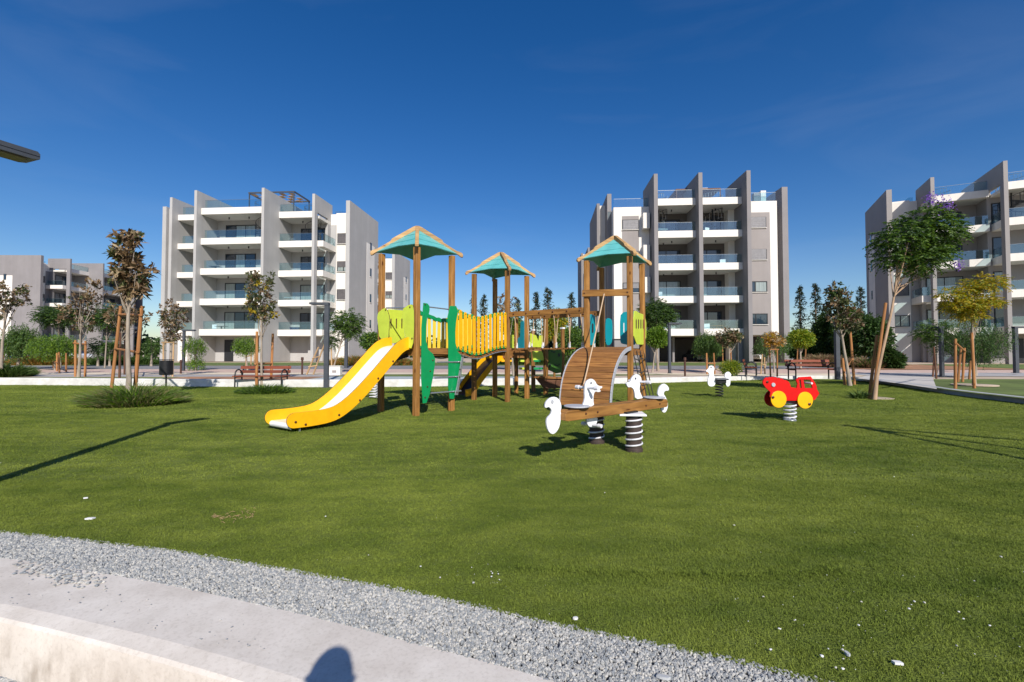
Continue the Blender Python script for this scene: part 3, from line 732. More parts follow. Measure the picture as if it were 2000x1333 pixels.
# bed: a trough, white, with pale yellow lining on the inner sides as in the photo
bed = [(t, z) for t, z in offset_curve(cv, .0)]
mb = MB()
for (t0, z0), (t1, z1) in zip(bed, bed[1:]):
    mb.quad([slp(t0, z0-.055, -.479), slp(t0, z0-.055, .199), slp(t1, z1-.055, .199), slp(t1, z1-.055, -.479)])
    mb.quad([slp(t1, z1-.068, -.479), slp(t1, z1-.068, .199), slp(t0, z0-.068, .199), slp(t0, z0-.068, -.479)])
t0, z0 = bed[0]
cl = [(t0+.05*math.sin(a), z0-.055-.05+.05*math.cos(a)) for a in np.linspace(0, 2.6, 8)]
for (ta, za), (tb, zb) in zip(cl, cl[1:]): mb.quad([slp(tb, zb, -.479), slp(tb, zb, .199), slp(ta, za, .199), slp(ta, za, -.479)])
o = mb.build('slide_bed', M['slidebed'], slide, FO); smooth_by_angle(o, 60)
for lat in (-.44, .16):
    MB().beam(slp(2.4, -.02, lat), slp(2.4, .14, lat), .05, .012, dn).build('slide_foot', M['steel'], slide, FO)
# lime side wings at the slide entrance
pxpoly('side_wing', smooth_poly([(733, 572), (762, 542), (790, 530), (812, 592), (806, 660), (803, 728), (748, 722), (742, 650)], 1), Z1, O1, A1, B1, .02, M['lime'], frame, .10, boltpts=[(788, 545)], edge=M['edge'])
pxpoly('side_wing', smooth_poly([(880, 545), (935, 508), (957, 520), (960, 640), (952, 778), (915, 775), (905, 700)], 1), Z1, O1, A1, B1, .02, M['lime'], frame, .14, boltpts=[(935, 528), (948, 718)], edge=M['edge'])
pxpoly('lime_board', [(800, 540), (890, 548), (893, 640), (905, 735), (842, 745), (803, 752)], Z1, O1, A1, D1, .018, M['lime'], frame, -.03)
for k in range(3):
    p = [(812+k*33, 600), (816+k*33, 596), (819+k*33, 600), (818+k*33, 655), (815+k*33, 659), (812+k*33, 655)]
    pxpoly('slot', p, Z1, O1, A1, D1, .024, M['edge'], frame, -.03, 0)
a = onplane(500+790/Z1, 430+533/Z1, A1, B1); b = onplane(500+900/Z1, 430+533/Z1, A1, B1)
MB().tube([a, b], .016, 10).build('grab_bar', M['steel'], frame, FO)
MB().beam(slp(.0, 1.24, -.3), slp(.5, 1.12, -.3), .05, .08).build('slide_support', M['black'], slide, FO)

# green ladder side on B1-C1
pxpoly('ladder_side', smooth_poly([(1003, 500), (1048, 508), (1050, 560), (1030, 600), (1028, 775), (1084, 822), (1080, 900), (1040, 1108), (1000, 1112)], 1), Z1, O1, B1, C1, .022, M['green'], frame, .085, boltpts=[(1020, 512), (1068, 850), (1052, 915), (1035, 1010), (1020, 1075)], edge=M['green'])
pxpoly('ladder_side', smooth_poly([(1158, 520), (1228, 522), (1205, 640), (1207, 780), (1252, 835), (1240, 960), (1205, 1085), (1163, 1082), (1166, 800)], 1), Z1, O1, B1, C1, .022, M['green'], frame, .085, edge=M['green'])
pxpoly('rail_angle', [(1245, 828), (1257, 828), (1222, 1060), (1203, 1060), (1215, 1010)], Z1, O1, B1, C1, .02, M['steel'], frame, .16, boltpts=[(1232, 905), (1228, 950), (1214, 1045)])
for y, x0, x1, y2 in ((862, 1083, 1246, 858), (955, 1068, 1234, 945), (1048, 1044, 1222, 1033)):
    a = onplane(500+x0/Z1, 430+y/Z1, B1, C1)+V((.06, -.05, 0)); b = onplane(500+x1/Z1, 430+y2/Z1, B1, C1)+V((.08, -.1, 0))
    MB().tube([a, b], .017, 10).build('rung', M['steel'], frame, FO)
a = onplane(500+1048/Z1, 430+527/Z1, B1, C1); b = onplane(500+1195/Z1, 430+545/Z1, B1, C1)
MB().tube([a, b], .014, 10).build('grab_bar', M['steel'], frame, FO)
pxpoly('entry_board', [(1033, 778), (1182, 782), (1180, 815), (1060, 812)], Z1, O1, B1, C1, .05, M['plank'], frame, .03)

# sagging bridge C1-F2 / D1-L2
def sag(t): return .19*math.exp(-((t-.40)/.30)**2)
def bridge_z(t): return 1.37-sag(t)
for i in range(18):
    t = (i+.5)/18; p, q = C1.lerp(F2, t), D1.lerp(L2, t); z = bridge_z(t); z2 = bridge_z(t+.01)
    al = (F2-C1).normalized(); mb = MB(); mb.beam(V((p.x, p.y, z)), V((q.x, q.y, z)), .10, .035, V((-al.x*(z2-z)*10*4.5*.1, 0, 1)).normalized()); mb.build('bridge_plank', M['plank'], frame, FO, bevel=.004)
for (a, b) in ((C1, F2), (D1, L2)):
    pts = [V((*a.lerp(b, t).xy, bridge_z(t)-.035)) for t in np.linspace(.02, .98, 22)]
    MB().tube(pts, .013, 8).build('bridge_cable', M['steel'], frame, FO)
for side, (a, b), mat, outn in ((0, (C1, F2), M['yellow'], 1), (1, (D1, L2), M['yellow2'], -1)):
    d = (b-a).normalized(); n = V((d.y, -d.x, 0))*outn
    rl = empty('bridge_railing', (0, 0, 0)); rl.parent = frame
    for zz, w_, nm in ((.93, .07, 'top_rail'), (.09, .06, 'bottom_rail')):
        mb = MB(); ts = np.linspace(.03, .975, 22)
        for t0, t1 in zip(ts, ts[1:]):
            z0 = bridge_z(t0)+zz+.015*math.sin(t0*60); z1 = bridge_z(t1)+zz+.015*math.sin(t1*60)
            p, q = a.lerp(b, t0), a.lerp(b, t1); mb.beam(V((p.x, p.y, z0)), V((q.x, q.y, z1)), .02, w_+.02)
        mb.build(nm, M['green'], rl, FO)
    for i in range(13):
        t = .06+i*.0735; p = a.lerp(b, t)+n*.022; z0 = bridge_z(t)+.06; z1 = bridge_z(t)+.985; w = .047; le = (random.random()-.5)*.05
        pts = []
        for sx, zz in ((-w, z0+.04), (-w*.4, z0), (w*.4, z0), (w, z0+.04), (w, z1-.06), (w*.75, z1-.02), (w*.3, z1), (-w*.3, z1), (-w*.75, z1-.02), (-w, z1-.06)):
            pts.append(V(((p+d*(sx+le*(zz-z0))).x, (p+d*(sx+le*(zz-z0))).y, zz)))
        mb = MB(); mb.plate(pts, n*.018)
        for zz in (z0+.035, z1-.05): bolt_mb(mb, V((*(p+d*le*(zz-z0)+n*.009).xy, zz)), n, .012, .01, 1)
        mb.build('slat', [mat, M['bolt']], rl, FO)

# beams and hanging footboards between tower 2 and tower 3
for a, b in ((F2, L3), (R2, K3)):
    MB().beam(V((*a.xy, 2.30)), V((*b.xy, 2.30)), .07, .13).build('hanging_beam', M['post'], frame, FO, bevel=.006)
for i, t in enumerate((.1, .27, .44, .61, .78, .93)):
    p, q = F2.lerp(L3, t), R2.lerp(K3, t); z = 1.40+random.uniform(-.02, .02); p2, q2 = p.lerp(q, .12), p.lerp(q, .88)
    tr = empty('hanging_step', (0, 0, 0)); tr.parent = frame
    MB().beam(V((*p2.xy, z)), V((*q2.xy, z)), .17, .035).build('footboard', M['plank'], tr, FO, bevel=.004)
    for e, top in ((p2, p), (q2, q)):
        pts = [V((*top.lerp(e, s).xy, 2.24+(z-2.24)*s)) for s in (0, .3, .6, 1)]
        pts = [x+V((random.uniform(-.01, .01), 0, 0)) for x in pts]
        mb = MB(); mb.tube(pts, .011, 6); mb.tube([pts[-1]+V((0, 0, .16)), pts[-1]+V((0, 0, .02))], [.02, .028], 6, 1); mb.build('rope', [M['rope'], M['springm']], tr, FO)
        bm_ = MB(); bolt_mb(bm_, V((*top.xy, 2.30))+V((-.03, -.03, 0)), V((-.4, -.9, 0)), .02, .015); bm_.build('eye_bolt', M['bolt'], tr, FO)

# tower 3: crossbar, panels, climbing rope, curved ramp, net
Z2, O2 = 2.963, (860, 450)
a, b = onplane(860+830/Z2, 450+368/Z2, L3, F3), onplane(860+1102/Z2, 450+362/Z2, L3, F3)
d = (b-a).normalized(); n3 = V((d.y, -d.x, 0)).normalized()
if n3.y > 0: n3 = -n3
MB().beam(a+n3*.08, b+n3*.08, .045, .155).build('crossbar', M['post'], frame, FO, bevel=.006)
mb = MB(); [bolt_mb(mb, x+n3*.1, n3, .018, .014) for x in (a.lerp(b, .05), a.lerp(b, .96))]; mb.build('bolt', M['bolt'], frame, FO)
pxpoly('turquoise_panel', smooth_poly([(857, 490), (878, 485), (897, 500), (897, 650), (884, 664), (857, 667)], 1), Z2, O2, L3, K3, .02, M['bluepanel'], frame, 0, edge=M['bluepanel'])
pxpoly('turquoise_panel', smooth_poly([(955, 520), (968, 508), (985, 512), (996, 528), (996, 640), (985, 664), (965, 668), (955, 640)], 1), Z2, O2, K3, R3, .02, M['bluepanel'], frame, 0, edge=M['bluepanel'])
pxpoly('turquoise_panel', smooth_poly([(1040, 498), (1055, 478), (1070, 472), (1150, 470), (1150, 664), (1052, 662), (1040, 640)], 1), Z2, O2, K3, R3, .02, M['bluepanel'], frame, 0, edge=M['bluepanel'])
for x in (1063,):
    pxpoly('slot', [(x-3, 540), (x, 535), (x+3, 540), (x+3, 590), (x, 595), (x-3, 590)], Z2, O2, K3, R3, .026, M['whitepanel'], frame, 0, 0)
pxpoly('slot', [(874, 545), (879, 538), (884, 545), (884, 590), (879, 597), (874, 590)], Z2, O2, L3, K3, .026, M['frame'], frame, 0, 0)
pxpoly('lime_board', smooth_poly([(1118, 470), (1130, 465), (1150, 480), (1190, 492), (1190, 664), (1118, 660)], 1), Z2, O2, F3, R3, .02, M['lime'], frame, .03, edge=M['lime'])
for k in range(4):
    x = 1131+k*13.5; pxpoly('slot', [(x-3, 522), (x, 512+k), (x+3, 522), (x+3, 565), (x, 572), (x-3, 565)], Z2, O2, F3, R3, .026, M['edge'], frame, .03, 0)
# ramp
ramp = empty('curved_ramp', (0, 0, 0)); ramp.parent = frame
k_end = 1.47; rr_ = []
for i in range(15):
    t = i/14; s_ = t**.95; a_ = s_*math.pi/2*.94
    rr_.append((k_end*math.sin(a_)**1.0*.985, 1.40*math.cos(a_)**.82 if math.cos(a_) > 0 else 0))
rr_[0] = (0.02, 1.405)
def rp(k, z, lat): p = L3.lerp(F3, lat)+n3*k; return V((p.x, p.y, z))
for (k0, z0), (k1, z1) in zip(rr_, rr_[1:]):
    a0, b0 = rp((k0+k1)/2, (z0+z1)/2, .0), rp((k0+k1)/2, (z0+z1)/2, 1.0)
    dd = rp(k1, z1, .5)-rp(k0, z0, .5); ax = (b0-a0).normalized(); up = ax.cross(dd).normalized()
    if up.z < 0 and z0 > .3: up = -up
    if up.dot(n3) < 0 and z0 <= .9: up = -up
    mb = MB(); mb.beam(a0-ax*.02, b0+ax*.02, max(.02, dd.length-.007), .034, up); mb.build('ramp_plank', M['plank'], ramp, FO, bevel=.004)
for lat in (-.03, 1.03):
    mb = MB()
    for (k0, z0), (k1, z1) in zip(rr_, rr_[1:]):
        mb.beam(rp(k0, z0-.015, lat), rp(k1, z1-.015, lat), .02, .085, n3)
    mb.build('ramp_rim', M['greyplate'], ramp, FO)
def thick_rope(name, pts, r, mat, parent): 
    MB().tube(pts, r, 8).build(name, mat, parent, FO)
p0 = onplane(860+957/Z2, 450+372/Z2, L3, F3)+n3*.1; p1 = at(1140, 752, 9.15)
thick_rope('climbing_rope', [p0.lerp(p1, s)+V((0, 0, -.03*math.sin(s*3.14))) for s in np.linspace(0, 1, 9)], .014, M['rope'], frame)
# rope net on the far side of tower 3
net = empty('climbing_net', (0, 0, 0)); net.parent = frame
nn = -n3
def npnt(s, t): p = F3.lerp(R3, .05).lerp(R3, s)+V((.86, -.5, 0))*(.03+.28*(1-t)); return V((p.x, p.y, .02+1.32*t))
for s in (.05, .35, .65, .95):
    MB().tube([npnt(s, 0), npnt(s, .5), npnt(s, 1)], .012, 6).build('net_rope', M['ropedark'], net, FO)
for t in (.2, .42, .64, .86):
    MB().tube([npnt(.05, t), npnt(.35, t-.03), npnt(.65, t), npnt(.95, t-.02)], .012, 6).build('net_rope', M['ropedark'], net, FO)
def npnt2(s, t): p = L3.lerp(F3, s)+n3*(.35+.3*(1-t)); return V((p.x, p.y, .02+1.2*t))
for s in (.3, .75): MB().tube([npnt2(s, 0), npnt2(s-.05, 1)], .01, 6).build('net_rope', M['ropedark'], net, FO)

# ------------------------------------------------------------------ lower play unit behind (platforms, steps, small slide, boat)
UO = (0, 14.5, 0)
unit = empty('toddler_play_unit', UO, 0, 'low play unit behind the towers with small slide, lime and olive panels and coloured steps', 'play unit')
Z4, O4 = 5.797, (860, 560)
def up_(x, y, Y): return at(x/Z4+O4[0], y/Z4+O4[1], Y)
for x, y0, Y, w in ((860, 350, 14.6, .10), (1056, 900, 15.2, .1), (1192, 350, 14.0, .12), (1385, 480, 14.8, .10), (1048, 500, 16.0, .1), (1290, 560, 16.0, .07)):
    t = up_(x, y0, Y); grooved_post((t.x, t.y), -.02, t.z, (V((.8, .6, 0)), V((-.6, .8, 0))), w).build('post', M['post'], unit, UO)
    if y0 in (480, 500): MB().beam(t-V((0, 0, .0)), t+V((0, 0, .05)), w*1.15, w*1.15, V((.8, .6, 0))).build('post_cap', M['whitepanel'], unit, UO)
def upoly(name, pts, Y0, Y1, x0, x1, mat, th=.02, sm=0, parent=None):
    a, b = up_(x0, 600, Y0), up_(x1, 600, Y1); a.z = b.z = 0
    return pxpoly(name, smooth_poly(pts, sm) if sm else pts, Z4, O4, a, b, th, mat, parent or unit, 0, .003, org=UO)
upoly('lime_board', [(780, 545), (832, 548), (832, 705), (780, 700)], 14.7, 14.6, 780, 832, M['lime'])
upoly('turquoise_panel', [(870, 590), (905, 570), (912, 400), (940, 390), (950, 410), (950, 700), (870, 705)], 14.6, 14.3, 870, 950, M['bluepanel'])
upoly('lime_board', [(1018, 530), (1085, 555), (1110, 620), (1120, 555), (1200, 560), (1200, 690), (1018, 685)], 14.2, 14.0, 1018, 1200, M['lime'])
upoly('lime_board', [(1040, 730), (1150, 730), (1170, 800), (1170, 838), (1050, 838)], 13.9, 13.9, 1040, 1170, M['lime'])
upoly('olive_panel', [(1225, 722), (1370, 715), (1378, 800), (1372, 975), (1310, 985), (1222, 945)], 14.1, 14.0, 1225, 1378, M['dgreen'])
for q in ([(1270, 745), (1290, 735), (1310, 745), (1290, 750)], [(1330, 760), (1350, 755), (1358, 785), (1340, 800)], [(1232, 880), (1252, 872), (1252, 905), (1235, 905)], [(1290, 870), (1320, 890), (1345, 880), (1360, 860), (1350, 885), (1325, 900), (1300, 890)], [(1255, 740), (1262, 728), (1275, 730), (1262, 745)]):
    upoly('cut_out', q, 14.07, 13.97, 1225, 1378, M['frame'], .02)
for q, m_, Y in (([(690, 840), (810, 845), (810, 868), (690, 866)], 'yellow', 13.8), ([(900, 842), (958, 845), (958, 866), (900, 866)], 'lime', 13.9), ([(865, 765), (960, 765), (960, 782), (865, 782)], 'bluepanel', 14.2), ([(893, 928), (965, 932), (965, 952), (893, 950)], 'lime', 13.6), ([(1060, 930), (1165, 930), (1165, 946), (1060, 946)], 'green', 13.6), ([(1060, 842), (1140, 842), (1140, 868), (1060, 866)], 'green', 13.8)):
    a, b = up_(q[0][0], q[0][1], Y), up_(q[1][0], q[1][1], Y); a.z = b.z = (a.z+b.z)/2
    MB().beam(a+V((0, .15, 0)), b+V((0, .15, 0)), .32, .06).build('step', M[m_], unit, UO, bevel=.006)
for x0, x1, y, Y, h in ((780, 1190, 720, 14.4, .12), (690, 960, 790, 14.3, .1), (1050, 1240, 1020, 14.2, .05)):
    a, b = up_(x0, y, Y), up_(x1, y, Y); a.z = b.z = (a.z+b.z)/2
    MB().beam(a, b, .5, h).build('deck_board', M['plank'], unit, UO, bevel=.004)
# boat-shaped sand box front
bt = [(1070, 1030), (1385, 1040), (1380, 1150), (1230, 1155), (1160, 1140)]
upoly('boat_hull', bt, 13.9, 13.7, 1070, 1385, M['stake_dark'], .04)
upoly('boat_rim', [(1068, 1015), (1390, 1025), (1390, 1048), (1068, 1036)], 13.86, 13.66, 1070, 1385, M['plank'], .06)
# small slide
ssl = empty('small_slide', (0, 0, 0)); ssl.parent = unit
S0, S1 = up_(620, 850, 14.2), up_(215, 1150, 12.9); dS = (S1-S0); dS.z = 0; Ls = dS.length; dS.normalize(); sS = V((-dS.y, dS.x, 0))
if sS.y < 0: sS = -sS
prof = crv([(Ls+.05, .16), (Ls-.3, .2), (Ls*.7, .42), (Ls*.4, .8), (Ls*.12, 1.12), (-.15, 1.2)])
for lat, nm in ((-.27, 0), (.27, 0)):
    hi, lo_ = offset_curve(prof, -.1), offset_curve(prof, .1)
    mb = MB(); mb.plate([V((S0.x, S0.y, 0))+dS*t+sS*lat+V((0, 0, z)) for t, z in hi+lo_[::-1]], sS*.02, 0, 1); mb.build('slide_side', [M['yellow'], M['edge']], ssl, UO)
mb = MB()
for (t0, z0), (t1, z1) in zip(prof, prof[1:]):
    f = lambda t, z, l: V((S0.x, S0.y, 0))+dS*t+sS*l+V((0, 0, z-.05))
    mb.quad([f(t0, z0, -.26), f(t0, z0, .26), f(t1, z1, .26), f(t1, z1, -.26)])
mb.build('slide_bed', M['black'], ssl, UO)  # black instead of steel: shade under the slide painted into the bed
# ladder frame at back
for x in (1010, 1022):
    pass

# ------------------------------------------------------------------ duck seesaw on two springs
SO = (1.38, 6.1, 0)
see = empty('seesaw', SO, 0, 'duck seesaw with white figures and round seats on a wooden beam over two springs', 'seesaw')
E0, E1 = at(1093, 812, 5.25), at(1293, 786, 6.74)
dB = (E1-E0).normalized(); dBh = V((dB.x, dB.y, 0)).normalized(); nB = V((dBh.y, -dBh.x, 0))
Z3, O3 = 4.76, (1020, 620)
# beam: plank on edge, ends rounded and notched beneath the seats
Lb = (E1-E0).length; upB = V((0, 0, 1))
def bp_(t, h, off=0): return E0+(E1-E0)*t+upB*h+nB*off
prof = [(0, .02), (.012, .055), (.13, .055), (.15, .065), (.85, .065), (.87, .055), (.985, .055), (1, .02), (1, -.045), (.985, -.062), (.80, -.062), (.2, -.065), (.02, -.062), (0, -.05)]
for s in (-1, 1):
    mb = MB(); mb.plate([bp_(t, h, s*.055) for t, h in prof], nB*.075)
    for t in (.16, .26, .74, .9): bolt_mb(mb, bp_(t, 0, s*.0925), nB*s, .014, .012, 1)
    mb.build('beam', [M['post'], M['bolt']], see, SO, bevel=.012, seg=3)
def disc(name, c, r, h, mat, parent, org, n=32, ax=V((0, 0, 1)), bev=.006):
    c = V(c); mb = MB(); mb.tube([c-ax*h/2, c+ax*h/2], [r, r], n); o = mb.build(name, mat, parent, org, bevel=bev); smooth_by_angle(o); return o
for px, py in ((1121, 796), (1277, 773.5)):
    t = .135 if px < 1200 else .9
    c = bp_(t, .085); disc('seat', c, .155, .018, M['greyplate'], see, SO)
    mb = MB(); mb.tube([c-V((0, 0, .09)), c-V((0, 0, .008))], [.05, .12], 12); mb.build('seat_block', M['stake_dark'], see, SO)
def duckplate(name, pts, side=0.0, th=.022, sm=2, mat='whitepanel'):
    return pxpoly(name, smooth_poly(pts, sm), Z3, O3, E0+nB*0, E1, th, M[mat], see, side, .004, org=SO, edge=M['greyplate'])
duckplate('duck_tail', [(205, 835), (215, 785), (255, 745), (305, 738), (345, 770), (362, 835), (350, 870), (357, 900), (350, 975), (335, 1035), (300, 1082), (265, 1087), (235, 1055), (218, 990), (225, 935), (262, 900), (270, 862), (243, 832), (215, 845)], .0, sm=1)
duckplate('duck_eye_spot', [(262, 785), (278, 760), (296, 785), (278, 812)], .012, .012, 2, 'greyplate')
d1 = duckplate('duck_neck', [(553, 832), (578, 765), (574, 700), (578, 625), (598, 585), (640, 568), (672, 590), (686, 622), (715, 642), (742, 640), (735, 662), (712, 666), (728, 690), (702, 698), (675, 688), (660, 712), (655, 770), (665, 830)], .0, sm=1)
duckplate('duck_leg', [(590, 935), (700, 925), (692, 965), (682, 1000), (645, 1022), (610, 1015), (595, 975)], .0)
duckplate('duck_neck', [(1048, 765), (1040, 700), (1030, 668), (1005, 648), (978, 655), (958, 608), (1000, 602), (1010, 568), (1035, 535), (1070, 528), (1097, 550), (1106, 592), (1090, 632), (1085, 680), (1108, 735), (1122, 752)], .0, sm=1)
duckplate('duck_tail', [(1255, 722), (1260, 680), (1275, 640), (1308, 613), (1345, 632), (1362, 665), (1355, 684), (1322, 684), (1308, 712), (1330, 742), (1348, 790), (1350, 835), (1332, 882), (1305, 890), (1282, 850), (1275, 790), (1282, 745)], .0, sm=1)
for q in ([(630, 612), (638, 596), (646, 612), (638, 628)], [(1044, 570), (1052, 556), (1060, 570), (1052, 584)]):
    duckplate('duck_eye', q, .012, .012, 1, 'frame')
for (x, y, ln) in ((600, 655, .17), (1090, 600, .17), (645, 1000, .15)):
    c = onplane(O3[0]+x/Z3, O3[1]+y/Z3, E0, E1)
    mb = MB(); mb.tube([c-nB*ln, c-nB*(ln-.05), c-nB*(ln-.055), c+nB*(ln-.055), c+nB*(ln-.05), c+nB*ln], [.024, .026, .017, .017, .026, .024], 14); o = mb.build('handle' if y < 900 else 'foot_peg', M['handle'], see, SO); smooth_by_angle(o)
# springs with plates
def coil(name, base, r, z0, z1, turns, wire, mat, parent, org, n=10):
    pts = []; N_ = int(turns*16)
    for i in range(N_+1):
        a = 2*math.pi*i/16; z = z0+(z1-z0)*i/N_; pts.append(V((base[0]+r*math.cos(a), base[1]+r*math.sin(a), z)))
    o = MB().tube(pts, wire, n).build(name, mat, parent, org); smooth_by_angle(o, 60); return o
for bx_, by_ in ((1.59, 5.97), (1.2, 6.50)):
    disc('spring_core', (bx_, by_, .235), .098, .45, M['springd'], see, SO, 28)
    coil('spring', (bx_, by_), .105, .03, .43, 5.0, .0115, M['springm'], see, SO)
    disc('spring_cap', (bx_, by_, .445), .1, .03, M['black'], see, SO, 28)
    disc('spring_foot', (bx_, by_, .02), .112, .05, M['springd'], see, SO, 28)
# square carrier plates, corner-on
sp1 = V((1.59, 5.97, .478)); sp2 = V((1.2, 6.50, .478))
cM = (sp1+sp2)/2; dP = (sp1-sp2).normalized()
mb = MB(); mb.box(sp1+V((-.02, .05, 0)), (.34, .34, .022), (dP.lerp(dBh, .5).normalized(), dP.lerp(-dBh, .5).normalized(), V((0, 0, 1))))
for k in (-1, 0, 1): bolt_mb(mb, sp1+dBh*.06*k-dP*.05+V((0, 0, .011)), V((0, 0, 1)), .02, .02, 1)
mb.build('carrier_plate', [M['whitepanel'], M['bolt']], see, SO, bevel=.003)
mb = MB(); mb.box(sp2, (.3, .3, .02), (dBh, dP, V((0, 0, 1)))); mb.build('carrier_plate', M['black'], see, SO)
mb = MB(); mb.box(cM+V((0, 0, .022)), (.26, .62, .022), (dBh, dP, V((0, 0, 1)))); mb.build('beam_bracket', M['black'], see, SO)

# ------------------------------------------------------------------ red car spring rider
Z5, O5 = 5.555, (1340, 620)
cb = P(1543, 822); car = empty('spring_car', cb, 0, 'red car spring rider with yellow wheels on a grey coil spring', 'spring rider'); CO = tuple(cb)
dC = V((1, .12, 0)).normalized(); nC = V((dC.y, -dC.x, 0))
def cpoly(name, pts, side, mat, th=.022, sm=1, edge=None, parent=car):
    return pxpoly(name, smooth_poly(pts, sm) if sm else pts, Z5, O5, cb, cb+dC, th, M[mat], parent, side, .003, org=CO, edge=M[edge or mat])
body = [(828, 700), (845, 668), (870, 650), (885, 658), (900, 646), (918, 654), (935, 644), (952, 655), (972, 648), (985, 662), (1005, 655), (1020, 668), (1042, 664), (1055, 680), (1080, 682), (1110, 700), (1120, 715), (1135, 758), (1195, 768), (1205, 720), (1190, 680), (1215, 650), (1350, 643), (1370, 672), (1402, 722), (1442, 828), (1395, 895), (1340, 905), (1240, 935), (1200, 905), (1090, 905), (1000, 905), (930, 900), (905, 860), (912, 812), (860, 762), (832, 722)]
def holed(name, side, mat):
    # the plate is cut into pieces round the window openings, all one mesh
    a2, b2 = cb+nC*side, cb+dC+nC*side; mb = MB()
    left = [p for p in body]
    hood = [(828, 700), (845, 668), (870, 650), (885, 658), (900, 646), (918, 654), (935, 644), (952, 655), (972, 648), (985, 662), (1005, 655), (1020, 668), (1042, 664), (1055, 680), (1080, 682), (1110, 700), (1120, 715), (1135, 758), (1195, 768), (1210, 768), (1210, 905), (1090, 905), (1000, 905), (930, 900), (905, 860), (912, 812), (860, 762), (832, 722)]
    low_ = [(1210, 768), (1410, 768), (1442, 828), (1395, 895), (1340, 905), (1240, 935), (1210, 905)]
    pil = [[(1195, 768), (1205, 720), (1190, 680), (1212, 658), (1222, 672), (1232, 768)], [(1250, 768), (1240, 672), (1268, 672), (1285, 768)], [(1368, 768), (1345, 672), (1350, 643), (1370, 672), (1402, 722), (1418, 768)], [(1212, 658), (1222, 650), (1350, 643), (1348, 676), (1215, 676)]]
    for poly in [hood, low_]+pil:
        mb.plate([onplane(x/Z5+O5[0], y/Z5+O5[1], a2, b2) for x, y in poly], nC*.022)
    mb.build(name, M[mat], car, CO)
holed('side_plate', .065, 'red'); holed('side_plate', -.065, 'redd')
for (x, y), bx2 in (((1003, 890), (942, 868)), ((1291, 900), (1338, 942))):
    for sd, nm in ((.09, 0), (-.09, 1)):
        c = onplane(x/Z5+O5[0], y/Z5+O5[1], cb+nC*.09, cb+dC+nC*.09)+nC*(sd-.09)
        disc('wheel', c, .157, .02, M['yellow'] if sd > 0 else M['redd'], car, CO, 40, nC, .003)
        if sd > 0:
            mb = MB(); bolt_mb(mb, onplane(bx2[0]/Z5+O5[0], bx2[1]/Z5+O5[1], cb+nC*.101, cb+dC+nC*.101), nC, .026, .02); mb.build('bolt', M['bolt'], car, CO)
c = onplane(945/Z5+O5[0], 733/Z5+O5[1], cb+nC*.077, cb+dC+nC*.077)
disc('headlight', c+nC*.006, .038, .02, M['greyplate'], car, CO, 24, nC, .003)
mb = MB(); bolt_mb(mb, onplane(880/Z5+O5[0], 702/Z5+O5[1], cb+nC*.077, cb+dC+nC*.077), nC, .022, .02); mb.build('bolt', M['bolt'], car, CO)
s0 = onplane(1165/Z5+O5[0], 790/Z5+O5[1], cb, cb+dC); MB().box(s0, (.28, .104, .03), (dC, nC, V((0, 0, 1)))).build('seat', M['black'], car, CO, bevel=.008)
bp0 = V((cb.x, cb.y, .36)); MB().box(bp0, (.30, .104, .03), (dC, nC, V((0, 0, 1)))).build('base_plate', M['black'], car, CO)
hb = onplane(1300/Z5+O5[0], 712/Z5+O5[1], cb, cb+dC); MB().tube([hb-nC*.15, hb+nC*.15], .02, 12).build('handle', M['handle'], car, CO)
coil('spring', (cb.x, cb.y), .102, .02, .345, 4.6, .0145, M['springm'], car, CO)
disc('spring_foot', (cb.x, cb.y, .012), .11, .03, M['steel'], car, CO, 28)

# white duck spring rider, farther
wb = P(1405, 776); wd = empty('spring_duck', wb, 0, 'white duck spring rider with dark seat on a black spring near the kerb', 'spring rider'); WO = tuple(wb)
def wpoly(name, pts, side, mat, sm=2): return pxpoly(name, smooth_poly(pts, sm), Z5, O5, wb, wb+V((1, .1, 0)), .03, M[mat], wd, side, .003, org=WO)
wpoly('duck_neck', [(212, 580), (240, 560), (245, 535), (272, 522), (300, 535), (308, 562), (298, 590), (300, 630), (318, 690), (312, 735), (290, 752), (250, 750), (232, 720), (235, 670), (255, 620), (240, 598), (218, 592)], 0, 'whitepanel', 1)
wpoly('duck_tail', [(415, 640), (425, 605), (455, 588), (480, 605), (490, 632), (468, 645), (480, 690), (475, 735), (455, 755), (435, 745), (425, 700), (432, 665)], 0, 'whitepanel', 1)
wpoly('duck_eye', [(264, 545), (271, 537), (279, 545), (271, 553)], .02, 'frame', 1)
s0 = onplane(375/Z5+O5[0], 672/Z5+O5[1], wb, wb+V((1, 0, 0)))
MB().box(s0, (.36, .3, .05)).build('seat', M['lamp'], wd, WO, bevel=.02)
MB().box(s0-V((0, 0, .07)), (.26, .2, .09)).build('seat_block', M['black'], wd, WO, bevel=.02)
hb = onplane(318/Z5+O5[0], 562/Z5+O5[1], wb, wb+V((1, 0, 0))); MB().tube([hb-V((0, .17, 0)), hb+V((0, .17, 0))], .02, 12).build('handle', M['rope'], wd, WO)
coil('spring', (wb.x, wb.y), .10, .02, s0.z-.1, 5, .016, M['iron'], wd, WO)

# spring rider glimpsed between the slide and its post
rb = P(730, 779.5); rd = empty('spring_rocker', rb, 0, 'spring rider half hidden behind the big yellow slide, only its pale coil showing', 'spring rider'); RO = tuple(rb)
coil('spring', (rb.x, rb.y), .12, .02, .46, 6, .015, M['springm'], rd, RO)
mb = MB(); mb.plate([rb+V((x, 0, z)) for x, z in ((-.3, .46), (.16, .46), (.2, .56), (.16, .74), (.1, .72), (.06, .62), (-.2, .6), (-.3, .56))], V((0, .03, 0))); mb.build('body', M['green'], rd, RO)
MB().box(rb+V((-.1, 0, .62)), (.22, .22, .03)).build('seat', M['black'], rd, RO, bevel=.01)

